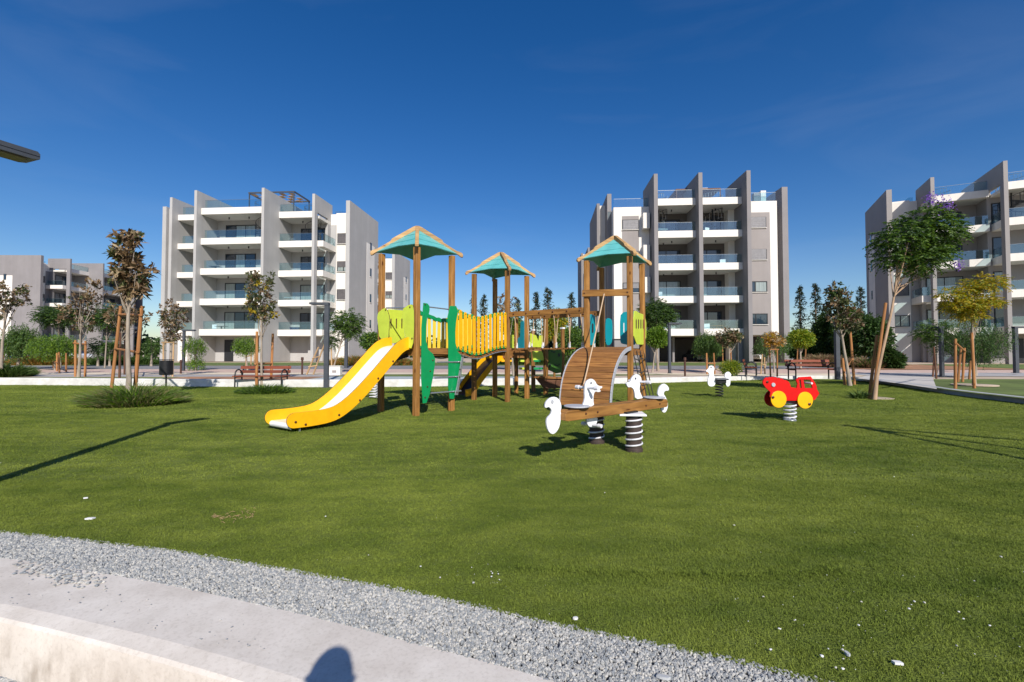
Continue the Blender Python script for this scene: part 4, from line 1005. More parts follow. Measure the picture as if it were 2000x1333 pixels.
# ------------------------------------------------------------------ benches, bin, lamps, bollards
def make_bench(label, loc, rz, group, scale=1.0):
    b = empty('park_bench', loc, rz, label, 'bench', group); b.scale = (scale,)*3
    Lh = .97
    for i, y in enumerate((.06, .19, .32, .45)):
        MB().bx(-Lh, Lh, y-.05, y+.05, .405, .44).build('seat_slat', M['bench_wood'], b, bevel=.006)
    for z, dy in ((.575, .52), (.735, .565)):
        MB().box((0, dy, z), (Lh*2, .03, .11), (V((1, 0, 0)), V((0, math.cos(.22), -math.sin(.22))), V((0, math.sin(.22), math.cos(.22))))).build('back_slat', M['bench_wood'], b, bevel=.006)
    for sx in (-1, 1):
        x = sx*(Lh-.1); mb = MB()
        arc = [V((x, .03, 0)), V((x, .03, .25)), V((x, .03, .46)), V((x, .06, .57)), V((x, .14, .64)), V((x, .25, .665)), V((x, .36, .64)), V((x, .44, .57)), V((x, .47, .46)), V((x, .47, .2)), V((x, .47, 0))]
        mb.tube(arc, .026, 8); mb.beam((x, .03, .385), (x, .5, .385), .03, .04)
        mb.build('side_frame', M['iron'], b)
        MB().beam((x, .47, .38), (x, .60, .80), .035, .05, (0, 1, 0)).build('back_bracket', M['iron'], b)
    return b
bl = P(503, 757.5); make_bench('red-brown slatted bench behind the staked tree left of the big slide', (bl.x, bl.y, 0), 0, 'park benches')
br = P(1596, 741, .12); make_bench('red-brown slatted bench at the far edge of the turf beyond the red car', (br.x, br.y, .1), R(4), 'park benches', 1.12)
bb = P(1484, 735, .22); make_bench('dark bench seen end-on beside a staked orange-leaved tree', (bb.x+.2, bb.y+.6, .2), R(61), 'park benches')

tb = P(324, 755); tbn = empty('litter_bin', tb, 0, 'black round litter bin on a thin post before the white kerb', 'litter bin')
o = MB().tube([tb+V((0, 0, .44)), tb+V((0, 0, .46)), tb+V((0, 0, .99)), tb+V((0, 0, 1.0)), tb+V((0, 0, .97))], [.2, .225, .225, .21, .2], 28).build('bin_body', M['black'], tbn, tuple(tb)); smooth_by_angle(o)
MB().tube([tb+V((0, 0, 1.02)), tb+V((0, 0, 1.045))], [.235, .22], 28).build('lid', M['black'], tbn, tuple(tb))
MB().tube([tb, tb+V((0, 0, .46))], .03, 10).build('post', M['iron'], tbn, tuple(tb))

def lamp_post(loc, H, ang, w, label, arm=.62, hw=.2, group='dark square street lamps'):
    l = empty('street_lamp', loc, ang, label, 'street lamp', group)
    MB().bx(-w/2, w/2, -w/2, w/2, 0, H).build('pole', M['lamp'], l, bevel=.008)
    MB().bx(-w*.8, w*.8, -w*.8, w*.8, 0, .02).build('base_plate', M['lamp'], l)
    mb = MB(); mb.plate([V((x, 0, z)) for x, z in ((-w/2, H-.1), (-w/2, H), (arm-.02, H+.0), (arm, H-.02), (arm, H-.07), (arm-.06, H-.085), (w/2, H-.085), (w/2, H-.1))], V((0, hw, 0))); 
    mb.bx(w/2, arm-.01, -hw/2-.006, hw/2+.006, H-.045, H-.035); h = mb.build('lamp_head', M['lamp'], l)
    MB().bx(w, arm-.08, -hw*.36, hw*.36, H-.094, H-.0855).build('diffuser', M['lampface'], h)
    return l
tipx, tipy = at(60, 298, 4.43).x, 4.43
la = math.atan2(.94, .35)
lamp_post((tipx-.62*math.cos(la), tipy-.62*math.sin(la), 0), 3.24, la, .13, 'dark street lamp whose head juts in at the upper left edge', .64, .24)
p = P(637, 757.5); lamp_post(p, 3.18, R(185), .16, 'tall dark street lamp standing between left bench and slide')
p = P(358, 724.5, .25); lamp_post(p, 2.45, R(5), .13, 'thin dark street lamp before the left white block')
p = P(1308, 729.5, .3); lamp_post(p, 2.5, R(8), .12, 'thin dark street lamp right of the right tower roof')
p = P(1636, 741, .12); lamp_post((p.x, p.y, .1), 3.0, R(85), .17, 'thick dark lamp pole behind the far right bench')
p = P(1840, 735.5, .2); lamp_post(p, 2.35, R(95), .14, 'dark lamp pole beside the small feathery tree at right')
p = P(1985, 729, .25); lamp_post(p, 2.45, R(-5), .17, 'dark street lamp at the right edge on the lawn')
p = P(668, 722, .3); lamp_post((p.x-.9, 31, .25), 3.05, R(5), .2, 'pale lamp pole against the fin left of the round-crowned tree', .9)
def bollard(px, py, h, z, label):
    p = P(px, py, z); b = empty('bollard', p, 0, label, 'bollard', 'brown steel bollards')
    MB().tube([p, p+V((0, 0, h))], .045, 10).build('post', M['rust'], b, tuple(p)); MB().tube([p+V((0, 0, h-.12)), p+V((0, 0, h+.02))], [.07, .06], 12).build('cap', M['rust'], b, tuple(p))
bollard(590, 732.5, .85, .22, 'brown bollard on the pale strip left of the lamp by the slide')
bollard(353, 730.5, .7, .22, 'brown bollard just right of the black litter bin')
bollard(1338, 735, .85, .22, 'brown bollard between right tower and white spring duck')
bollard(1764, 712, 1.0, .3, 'dark bollard in front of the right block')
p = P(655, 733, .22); ub = empty('utility_box', p, 0, 'low white utility box behind the lamp by the slide', 'utility box')
MB().bx(-.28, .28, -.15, .15, 0, .42).build('body', M['wallwhite'], ub, bevel=.01); MB().bx(-.3, .3, -.17, .17, .42, .46).build('lid', M['kerb'], ub); MB().bx(-.1, .1, -.16, -.15, .12, .24).build('label_plate', M['panelg'], ub)
#NEXT_BUILDINGS

# ------------------------------------------------------------------ apartment blocks
LV = [3.33+3.12*k for k in range(5)]       # tops of the white balcony fronts above the ground
class Bld:
    def __init__(s, name, loc, ang, mir, label, grey, white, panel, detail=1):
        s.e = empty(name, loc, -ang, label, 'apartment block', 'apartment blocks'); s.m = -1 if mir else 1
        s.grey, s.white, s.panel, s.detail = grey, white, panel, detail
    def bx(s, mb, x0, x1, y0, y1, z0, z1, m=0): mb.bx(s.m*x0, s.m*x1, y0, y1, z0, z1, m); return mb
    def part(s, nm, mat, *b, parent=None, bevel=0):
        mb = MB()
        for q in b: s.bx(mb, *q)
        return mb.build(nm, mat, parent or s.e, bevel=bevel)
    def fin(s, x, t, y0, y1, h=17.45, z0=0): return s.part('fin_wall', s.grey, (x, x+t, y0, y1, z0, h))
    def window(s, x0, x1, y, z0, z1, style='open', out=-1, seed=0):
        f = MB(); t = .07; d = .05
        for q in ((x0, x1, z0, z0+t), (x0, x1, z1-t, z1), (x0, x0+t, z0+t, z1-t), (x1-t, x1, z0+t, z1-t)): s.bx(f, q[0], q[1], y-.03, y+d, q[2], q[3])
        xm = (x0+x1)/2; s.bx(f, xm-.04, xm+.04, y-.025, y+d, z0+t, z1-t)
        w = f.build('window', M['frame'], s.e)
        rr = random.Random(seed)
        s.part('pane', M['pane'] if rr.random() < .6 else M['panec'], (x0+t, xm-.04, y+.01, y+.03, z0+t, z1-t), parent=w)
        s.part('pane', M['pane'] if rr.random() < .6 else M['panec'], (xm+.04, x1-t, y+.01, y+.03, z0+t, z1-t), parent=w)
        s.part('sill', s.white, (x0-.05, x1+.05, y-.07, y+.02, z0-.05, z0-.003), parent=w)
        if style != 'open':
            zb = z0+.05 if style == 'shut' else z0+(z1-z0)*.45
            mb = MB(); n = int((z1-zb)/.09)
            for i in range(n): s.bx(mb, x0+.05, x1-.05, y-.028-.012*(i % 2 == 0), y+.005, zb+i*.09, zb+i*.09+.075)
            mb.build('shutter', M['shutterm'] if s.panel is M['panelg'] else M['shutter'], w)
        return w
    def sliding(s, x0, x1, y, z0, z1, n=3, seed=0):
        f = MB(); t = .08
        for q in ((x0, x1, z1-t, z1), (x0, x0+t, z0, z1-t), (x1-t, x1, z0, z1-t)): s.bx(f, q[0], q[1], y-.04, y+.04, q[2], q[3])
        ws = (x1-x0-2*t)/n
        for i in range(1, n): s.bx(f, x0+t+ws*i-.035, x0+t+ws*i+.035, y-.035, y+.04, z0, z1-t)
        w = f.build('sliding_door', M['frame'], s.e); rr = random.Random(seed)
        for i in range(n):
            a = x0+t+ws*i+(.035 if i else 0); b = x0+t+ws*(i+1)-(.035 if i < n-1 else 0)
            s.part('pane', M['panec'] if rr.random() < .42 else M['pane'], (a, b, y-.005, y+.02, z0, z1-t), parent=w)
    def balcony(s, x0, x1, y, yb, k, side_l=False, side_r=False, glass=True, th=.66, gx0=None, gx1=None):
        z = LV[k]; mb = MB()
        s.bx(mb, x0, x1, y, y+.16, z-th, z)
        s.bx(mb, x0, x1, y+.16, yb, z-th+.003, z-th+.26)
        if side_r: s.bx(mb, x1-.16, x1, y+.16, yb, z-th+.263, z)
        if side_l: s.bx(mb, x0, x0+.16, y+.16, yb, z-th+.263, z)
        o = mb.build('balcony', s.white, s.e)
        if glass:
            gx0 = x0 if gx0 is None else gx0; gx1 = x1 if gx1 is None else gx1
            n = max(1, round((gx1-gx0)/1.6)); w = (gx1-gx0-.1)/n
            for i in range(n):
                s.part('balcony_glass', M['bglass'], (gx0+.05+w*i+.012, gx0+.05+w*(i+1)-.012, y+.09, y+.102, z-.04, z+.8), parent=o)
            s.part('rail', M['rail'], (gx0+.03, gx1-.03, y+.083, y+.109, z+.8, z+.825), parent=o)
            if side_r:
                s.part('balcony_glass', M['bglass'], (x1-.10, x1-.088, y+.13, yb-.05, z-.04, z+.8), parent=o)
                s.part('rail', M['rail'], (x1-.107, x1-.081, y+.12, yb-.04, z+.801, z+.826), parent=o)
            if side_l:
                s.part('balcony_glass', M['bglass'], (x0+.088, x0+.10, y+.13, yb-.05, z-.04, z+.8), parent=o)
        return o
    def pendant(s, x, y, z):
        MB().tube([(s.m*x, y, z), (s.m*x, y, z-.2)], .06, 8).build('ceiling_lamp', M['frame'], s.e)
    def spiral(s, x, y, z0, z1, r=.85):
        mb = MB(); n = 16
        for i in range(n):
            a = i*math.tau/n*1.15; z = z0+(z1-z0)*i/n*.72
            d = V((math.cos(a), math.sin(a), 0)); c = V((s.m*x, y, z)); mb.beam(c, c+d*r, .25, .035)
            mb.tube([c+d*r, c+d*r+V((0, 0, .95))], .016, 5)
        pts = [V((s.m*x+r*math.cos(i*math.tau/n*1.15), y+r*math.sin(i*math.tau/n*1.15), z0+(z1-z0)*i/n*.72+.95)) for i in range(n)]
        mb.tube(pts, .025, 6); mb.tube([V((s.m*x, y, z0)), V((s.m*x, y, z1))], .06, 8); 
        mb.build('spiral_stair', M['black'], s.e)
        mb = MB(); zt = z1
        for i in range(20):
            a = i*math.tau/20*.85; p = V((s.m*x+r*1.1*math.cos(a), y+r*1.1*math.sin(a), zt)); mb.tube([p, p+V((0, 0, 1.05))], .016, 5)
        ring = [V((s.m*x+r*1.1*math.cos(i*math.tau/20*.85), y+r*1.1*math.sin(i*math.tau/20*.85), zt+1.05)) for i in range(20)]
        mb.tube(ring, .025, 6); mb.build('roof_rail', M['rail'], s.e)

def block_a(name, loc, ang, mir, label, grey, white, panel, full=True, pergola=True, frame0=False):
    b = Bld(name, loc, ang, mir, label, grey, white, panel)
    # fins, left to right
    b.fin(-14.45, .45, 4.28, 12, 17.3); b.part('fin_wall', grey, (-13.95, -13.7, 4.6, 12, 0, 17.1))
    b.fin(-11.49, .28, 1.9, 10); b.fin(-7.27, .28, .13, 8.0)
    if frame0: b.part('fin_wall', grey, (0, .28, 0, .62, 0, 17.45), (0, .28, .62, 8.0, LV[4]-.15, 17.45), (0, .28, 3.0, 8.0, 0, LV[4]-.15))
    else: b.fin(0, .28, 0, 8.0)
    b.part('fin_wall', grey, (4.18, 4.46, 2.03, 2.62, 0, 17.45), (4.18, 4.46, 2.62, 5.9, LV[4]-.15, 17.45), (4.18, 4.46, 4.9, 5.9, 0, LV[4]-.15))
    b.fin(6.75, .44, 4.34, 12.6)
    # core walls
    top = LV[4]-.66
    b.part('wall', grey, (-6.99, 0, 3.1, 11.9, 0, top))
    b.part('wall', grey, (.28, 4.18, 5.0, 11.9, 0, top))
    b.part('wall', white, (4.461, 6.749, 5.6, 12.5, 0, LV[4]+.55))
    b.part('wall_pier', grey, (4.461, 5.12, 5.56, 5.599, 0, top))
    b.part('wall', white, (-11.21, -7.27, 5.4, 11.9, 0, top)); b.part('wall', white, (-14.0, -11.49, 5.2, 11.9, 0, LV[4]+.3))
    b.part('roof', M['ceil'], (-11.2, 4.46, 3.0, 11.95, top, top+.3))
    for k in range(5):
        b.balcony(-6.99, -.001, .75, 3.1, k, gx0=-6.7, side_r=frame0 and k < 4)
        b.balcony(.28, 4.18, 2.55, 5.0, k)
        if k < 4: b.balcony(4.461, 5.1, 2.65, 5.55, k, side_r=True, th=.62)
        b.balcony(-11.21, -7.27, 2.7, 5.4, k, gx0=-10.8, th=.6)
        if k < 4:
            z = LV[k]
            b.sliding(-6.0, -2.6, 3.06, z-.35, z+1.95, 3, k*7+1); b.sliding(-1.0, -.05, 3.06, z-.35, z+1.95, 1, k+50)
            b.sliding(1.35, 4.1, 4.96, z-.35, z+1.95, 2 if k % 2 else 3, k*5+2)
            b.window(5.25, 6.72, 5.53, z+.35, z+1.5, ['open', 'shut', 'half', 'shut'][k], seed=k)
            b.window(-10.9, -8.3, 5.35, z-.1, z+1.3, 'open', seed=k+9)
            b.pendant(-4.8, 1.9, LV[k+1]-.66); b.pendant(-2.6, 1.9, LV[k+1]-.66); b.pendant(2.2, 3.8, LV[k+1]-.66)
            # small windows in a pale strip on the outer side wall
    sm = white if full else grey
    b.part('side_strip', white, (7.191, 7.215, 9.0, 11.4, .3, 14.0))
    for k in range(4):
        z = LV[k]+.55; w = b.part('window', M['frame'], (7.2, 7.235, 10.0, 10.45, z, z+1.0)); b.part('pane', M['pane'], (7.236, 7.242, 10.06, 10.39, z+.06, z+.94), parent=w); b.part('sill', white, (7.2, 7.27, 9.95, 10.5, z-.06, z-.003), parent=w)
    # ground floor: doors, garage recess
    for x in (-5.95, -1.9):
        w = b.part('door', M['frame'], (x, x+1.0, 3.04, 3.099, 0, 2.3)); b.part('handle', M['steel'], (x+.85, x+.9, 3.0, 3.039, 1.0, 1.2), parent=w)
    b.part('wall', white, (-11.3, -10.1, 3.0, 3.6, 0, LV[0]-.6)); b.part('wall', grey, (-10.1, -7.27, 3.9, 4.1, 0, LV[0]-.6))
    b.part('wall', grey, (2.5, 4.17, 4.6, 4.99, 0, LV[0]-.66))
    # roof terrace
    b.part('parapet', white, (5.0, 6.74, 5.75, 5.95, LV[4]+.55, LV[4]+.72)); 
    for x0, x1, y in ((4.6, 6.7, 6.2),):
        b.part('balcony_glass', M['bglass'], (x0, x1, y, y+.012, LV[4]+.7, LV[4]+1.1))
    if full and pergola:
        pg = MB()
        for x in (-4.2, .9):
            for y in (4.2, 7.4): b.bx(pg, x-.05, x+.05, y-.05, y+.05, top+.3, 18.45)
        for y in (4.2, 7.4): b.bx(pg, -4.3, 1.0, y-.06, y+.06, 18.451, 18.6)
        for x in (-4.25, .95): b.bx(pg, x-.06, x+.06, 4.261, 7.339, 18.451, 18.6)
        pgo = pg.build('pergola', M['lamp'], b.e)
        for i in range(9):
            for j in range(4):
                if (i+j) % 2 == 0: b.part('pergola_slat', M['stake_pale'], (-4.1+i*.54, -3.6+i*.54, 4.3+j*.78, 5.02+j*.78, 18.4, 18.44), parent=pgo)
    if full:
        b.spiral(-1.0, 2.1, LV[3]-.3, LV[4]-.3); b.spiral(3.3, 3.9, LV[3]-.3, LV[4]-.3, .8); b.spiral(-8.4, 4.1, LV[3]-.3, LV[4]-.3, .8)
    return b
def block_b(name, loc, ang, mir, label, grey, white, panel, full=True):
    b = Bld(name, loc, ang, mir, label, grey, white, panel); top = LV[4]-.66
    b.fin(-4.79, .3, 4.58, 12, 16.7); b.part('wall', white, (-4.49, -3.87, 5.0, 12, 0, 16.6))
    b.fin(-3.87, .43, 3.44, 12, 17.3); b.fin(0, .36, 0, 4.7, 17.9); b.fin(4.09, .36, -.01, 4.7, 17.9, LV[0]-.66); b.fin(8.35, .36, -.22, 4.7, 17.9); b.fin(13.21, .55, 3.23, 12, 17.5)
    b.part('fin_base', grey, (-.9, 0, 2.2, 4.7, 0, LV[0]-.7)); 
    b.part('column', grey, (7.9, 8.3, 1.0, 1.4, 0, LV[0]-.66)); b.part('column', grey, (5.6, 5.75, 3, 3.15, 0, LV[0]-.66)); b.part('column', grey, (2.4, 2.6, 3, 3.2, 0, LV[0]-.66))
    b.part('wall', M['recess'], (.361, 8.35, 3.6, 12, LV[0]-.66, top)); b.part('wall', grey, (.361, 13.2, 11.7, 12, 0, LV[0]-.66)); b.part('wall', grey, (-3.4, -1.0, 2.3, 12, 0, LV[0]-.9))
    b.part('wall', white, (-3.44, -.001, 2.1, 12, LV[0]-.9, LV[4]-.35)); b.part('wall_panel', panel, (-2.62, -.99, 2.07, 2.0985, LV[0]-.9, LV[4]-1.25))
    b.part('wall', white, (8.711, 12.15, 2.1, 12, LV[0]-.55, LV[4]-.05)); b.part('wall_panel', panel, (8.712, 11.46, 2.07, 2.0985, LV[0]-.55, LV[4]-1.15))
    b.part('wall', grey, (12.151, 13.2, 4.2, 12, 0, LV[4]-.1)); b.part('roof', M['ceil'], (.361, 8.35, 3.0, 12, top, top+.3))
    b.part('side_return', white, (7.75, 8.34, 2.6, 3.6, 0, top))
    for k in range(5):
        b.balcony(.361, 4.089, .85, 3.6, k); b.balcony(4.451, 8.349, .85, 3.6, k)
        if k < 4:
            z = LV[k]; b.sliding(.6, 3.4, 3.56, z-.35, z+1.85, 2, k*3+4); b.sliding(4.6, 7.4, 3.56, z-.35, z+1.85, 2, k*3+5)
            b.pendant(2.2, 2.2, LV[k+1]-.66); b.pendant(6.4, 2.2, LV[k+1]-.66); b.pendant(1.6, 3.0, LV[k+1]-.66)
            b.window(8.9, 11.1, 2.03, z+.45, z+1.5, ['open', 'open', 'shut', 'shut'][k], seed=[3, 8, 2, 5][k]); b.window(-2.6, -1.0, 2.03, z+.5, z+1.5, ['open', 'half', 'half', 'shut'][k], seed=k+31)
            b.part('bay_box', white, (-.75, -.12, 1.2, 2.099, z+.4, z+1.9)) if k < 4 else None
    for x0, x1, y, z in ((-3.4, -.05, 2.2, LV[4]-.35), (8.75, 12.1, 2.2, LV[4]-.05)):
        n = 3; w = (x1-x0)/n
        for i in range(n): b.part('balcony_glass', M['bglass'], (x0+w*i+.01, x0+w*(i+1)-.01, y, y+.012, z, z+.85))
        b.part('rail', M['rail'], (x0, x1, y-.006, y+.02, z+.851, z+.88))
    if full:
        b.part('pergola', M['stake_dark'], (3.0, 7.4, 3.4, 6.4, 17.5, 17.62), (3.0, 3.1, 3.4, 3.5, top+.3, 17.5), (7.3, 7.4, 3.4, 3.5, top+.3, 17.5)); b.part('roof_unit', white, (5.2, 6.4, 4.2, 5.0, 17.63, 17.95)); b.part('roof_unit', white, (10.9, 11.4, 2.6, 3.2, LV[4]-.05, LV[4]+1.15)); b.part('roof_unit', panel, (10.2, 10.8, 2.5, 3.0, LV[4]-.05, LV[4]+.9))
        b.spiral(1.0, 2.4, LV[3]-.3, LV[4]-.3, .8); b.spiral(6.2, 2.4, LV[3]-.3, LV[4]-.3, .9)
    return b
gmid = noisy('mid_grey_render', (.30, .28, .275), .06, .5, .9, .12, 40)
block_a('apartment_block', (-25.09, 45.2, .44), R(4.5), False, 'light grey and white five-storey block behind the big slide, pergola on its roof', M['fing1'], M['wallwhite'], M['fing1'])
block_b('apartment_block', (13.35, 42.4, .29), R(4.0), False, 'taupe and white five-storey block right of the towers with dark carport below', M['fing2'], M['wallwhite'], M['panelg'])
block_a('apartment_block', (42.29, 38.4, .3), R(26), True, 'grey block cut by the right edge of the picture, behind the leaning tree', gmid, M['wallwhite'], gmid, pergola=False, frame0=True)
block_a('apartment_block', (-75.4, 83.8, .45), R(-91), True, 'farthest grey block at the left edge of the picture', M['fing2'], M['wallwhite'], gmid, False)
block_a('apartment_block', (-26.5, 69.6, .45), R(4.5), False, 'pale block peeping out right of the light grey block behind the first tower', M['fing1'], M['wallwhite'], M['fing1'], False)
block_b('apartment_block', (15.4, 66.6, .45), R(4.0), False, 'taupe block mostly hidden behind the right tower roof', M['fing2'], M['wallwhite'], M['panelg'], False)

# ------------------------------------------------------------------ cars
def make_car(label, loc, rz, paint, name='parked_car'):
    c = empty(name, loc, rz, label, 'car', 'parked cars')
    prof = [(-2.1, .35), (-2.15, .6), (-2.1, .8), (-1.95, .93), (-1.55, 1.0), (-1.2, 1.38), (-.8, 1.47), (.3, 1.46), (.75, 1.36), (1.2, .98), (1.8, .88), (2.1, .72), (2.15, .5), (2.08, .33)]
    body = [(x, z) for x, z in prof]
    # body lofted in cross sections along y with tumblehome
    mb = MB(); ys_ = [(-.86, .0, .92), (-.88, .03, .985), (-.84, .0, 1), (.84, 0, 1), (.88, .03, .985), (.86, 0, .92)]
    low = [(x, z) for x, z in prof if z < 1.01]
    lower = [(-2.1, .33), (-2.16, .55), (-2.1, .82), (-1.9, .95), (-1.2, .99), (1.2, .97), (1.8, .88), (2.1, .74), (2.16, .52), (2.1, .33), (1.72, .3), (1.68, .5), (1.5, .66), (1.25, .7), (1.0, .62), (.87, .45), (.85, .28), (-.85, .28), (-.87, .45), (-1.0, .62), (-1.25, .7), (-1.5, .66), (-1.68, .5), (-1.72, .3)]
    mb.plate([V((x, 0, z)) for x, z in lower], V((0, 1.76, 0))); mb.build('body', paint, c, bevel=.05, seg=3)
    cab = [(-1.65, .985), (-1.25, 1.36), (-.85, 1.45), (.25, 1.45), (.65, 1.36), (1.2, .975)]
    mb = MB()
    for (x0, z0), (x1, z1) in zip(cab, cab[1:]):
        i0 = .08+(z0-.97)*.3; i1 = .08+(z1-.97)*.3
        q = [V((x0, -.86+i0, z0)), V((x0, .86-i0, z0)), V((x1, .86-i1, z1)), V((x1, -.86+i1, z1))]; mb.quad(q, m=1 if abs(z1-z0) > .2 else 0)
    for s in (-1, 1): mb.quad([V((x, s*(.86-.08-(z-.97)*.3), z)) for x, z in (cab if s < 0 else cab[::-1])], m=1)
    mb.build('cabin', [paint, M['pane']], c)
    for s in (-1, 1):
        for x in (-.25,): MB().beam((x, s*.79, 1.0), (x, s*.66, 1.42), .07, .02, (0, 1, 0)).build('door_pillar', paint, c)
    for x in (-1.28, 1.28):
        for s in (-1, 1):
            w = MB().tube([(x, s*.70, .32), (x, s*.885, .32)], .32, 20).build('wheel', M['tyre'], c); MB().tube([(x, s*.86, .32), (x, s*.895, .32)], .2, 14).build('rim', M['rim'], w)
    for s in (-1, 1):
        MB().box((2.12, s*.62, .68), (.08, .34, .12)).build('headlight', M['lamplens'], c, bevel=.02); MB().box((-2.12, s*.64, .78), (.08, .3, .13)).build('tail_light', M['redlens'], c, bevel=.02)
    return c
make_car('dark blue car parked at the far left before the grey block', (at(72, 692, 52).x, 52, .35), R(3), M['carblue'])
make_car('white car parked at the far left beside the blue car', (at(133, 693, 52).x, 52, .35), R(2), M['carwhite'])
make_car('white car parked at the right end under the taupe block', (at(1512, 700, 47.5).x, 47.5, .38), R(185), M['carwhite'])
make_car('grey car in the dark carport of the taupe block', (at(1362, 705, 49).x, 49, .3), R(90), M['cardark'])
#NEXT_TREES

# ------------------------------------------------------------------ trees and plants
class LB:                                   # leaf builder: many small faces, numpy
    def __init__(s): s.v, s.f, s.mi, s.n = [], [], [], 0
    def add(s, V_, faces, mi=0):            # V_: (k,n,3) leaves of n verts, faces local
        k, n, _ = V_.shape; s.v.append(V_.reshape(-1, 3))
        for f in faces:
            F = np.array(f)[None, :]+np.arange(k)[:, None]*n+s.n; s.f.append(F)
            s.mi.append(np.broadcast_to(np.asarray(mi), (k,)).astype(int))
        s.n += k*n
    def build(s, name, mats, parent=None, org=(0, 0, 0)):
        v = np.concatenate(s.v)-np.array(org); me = bpy.data.meshes.new(name)
        fl = [];
        for F in s.f: fl += F.tolist()
        me.from_pydata(v.tolist(), [], fl)
        for m in mats: me.materials.append(m)
        me.polygons.foreach_set('material_index', np.concatenate(s.mi)); me.update()
        o = bpy.data.objects.new(name, me); COL.objects.link(o)
        if parent is not None: o.parent = parent
        return o
def unit_(a): return a/np.maximum(1e-6, np.linalg.norm(a, axis=-1, keepdims=True))
def leaves(lb, pos, direc, L_, W_, fold=.25, mi=0, droop=.2):
    """diamond leaves with a folded midrib: pos (k,3), direc (k,3)"""
    k = len(pos); d = unit_(direc); r = rng.normal(size=(k, 3)); sd = unit_(np.cross(d, r)); up = np.cross(sd, d)
    L_ = (L_*rng.uniform(.7, 1.3, k))[:, None]; W_ = (W_*rng.uniform(.7, 1.2, k))[:, None]
    a = pos; b = pos+d*L_*.45+sd*W_*.5+up*W_*fold; c = pos+d*L_+np.array([0, 0, -1])*L_*droop; e = pos+d*L_*.45-sd*W_*.5+up*W_*fold; m = pos+d*L_*.5
    lb.add(np.stack([a, b, c, e, m], 1), [(0, 1, 4), (1, 2, 4), (0, 4, 3), (4, 2, 3)], mi)
def shell_pts(blobs, n, inner=.35):
    w = np.array([b[3]*b[4]*b[5] for b in blobs])**.8; w = w/w.sum(); idx_ = rng.choice(len(blobs), n, p=w); B = np.array(blobs)[idx_]
    d = unit_(rng.normal(size=(n, 3))); r = (inner+(1-inner)*rng.random(n)**.6)[:, None]*rng.uniform(.85, 1.15, n)[:, None]
    return B[:, :3]+d*r*B[:, 3:6], d, B[:, :3]
def limb_tree(mb, base, tips, top, r0, lean=(0, 0), zfork=.5, wob=.03, n=8):
    base = V(base); top = V(top); H = (top-base).length; pts = []
    for i in range(8):
        t = i/7; p = base.lerp(top, t)+V((math.sin(t*7+base.x)*wob*H*.2, math.cos(t*5+base.y)*wob*H*.2, 0))*(1 if 0 < t < 1 else 0); pts.append(p)
    rr = [r0*(1-.72*i/7) for i in range(8)]; rr[0] *= 1.25; mb.tube(pts, rr, n)
    for tp in tips:
        tp = V(tp); t = random.uniform(zfork, .96); i = min(6, int(t*7)); s = pts[i].lerp(pts[i+1], t*7-i); r = rr[i]*.55
        md = s.lerp(tp, .5)+V((random.uniform(-.05, .05), random.uniform(-.05, .05), -.06))*(tp-s).length
        mb.tube([s, s.lerp(md, .6), md, md.lerp(tp, .6), tp], [r, r*.8, r*.6, r*.42, r*.2], 6, cap=False)
    return pts
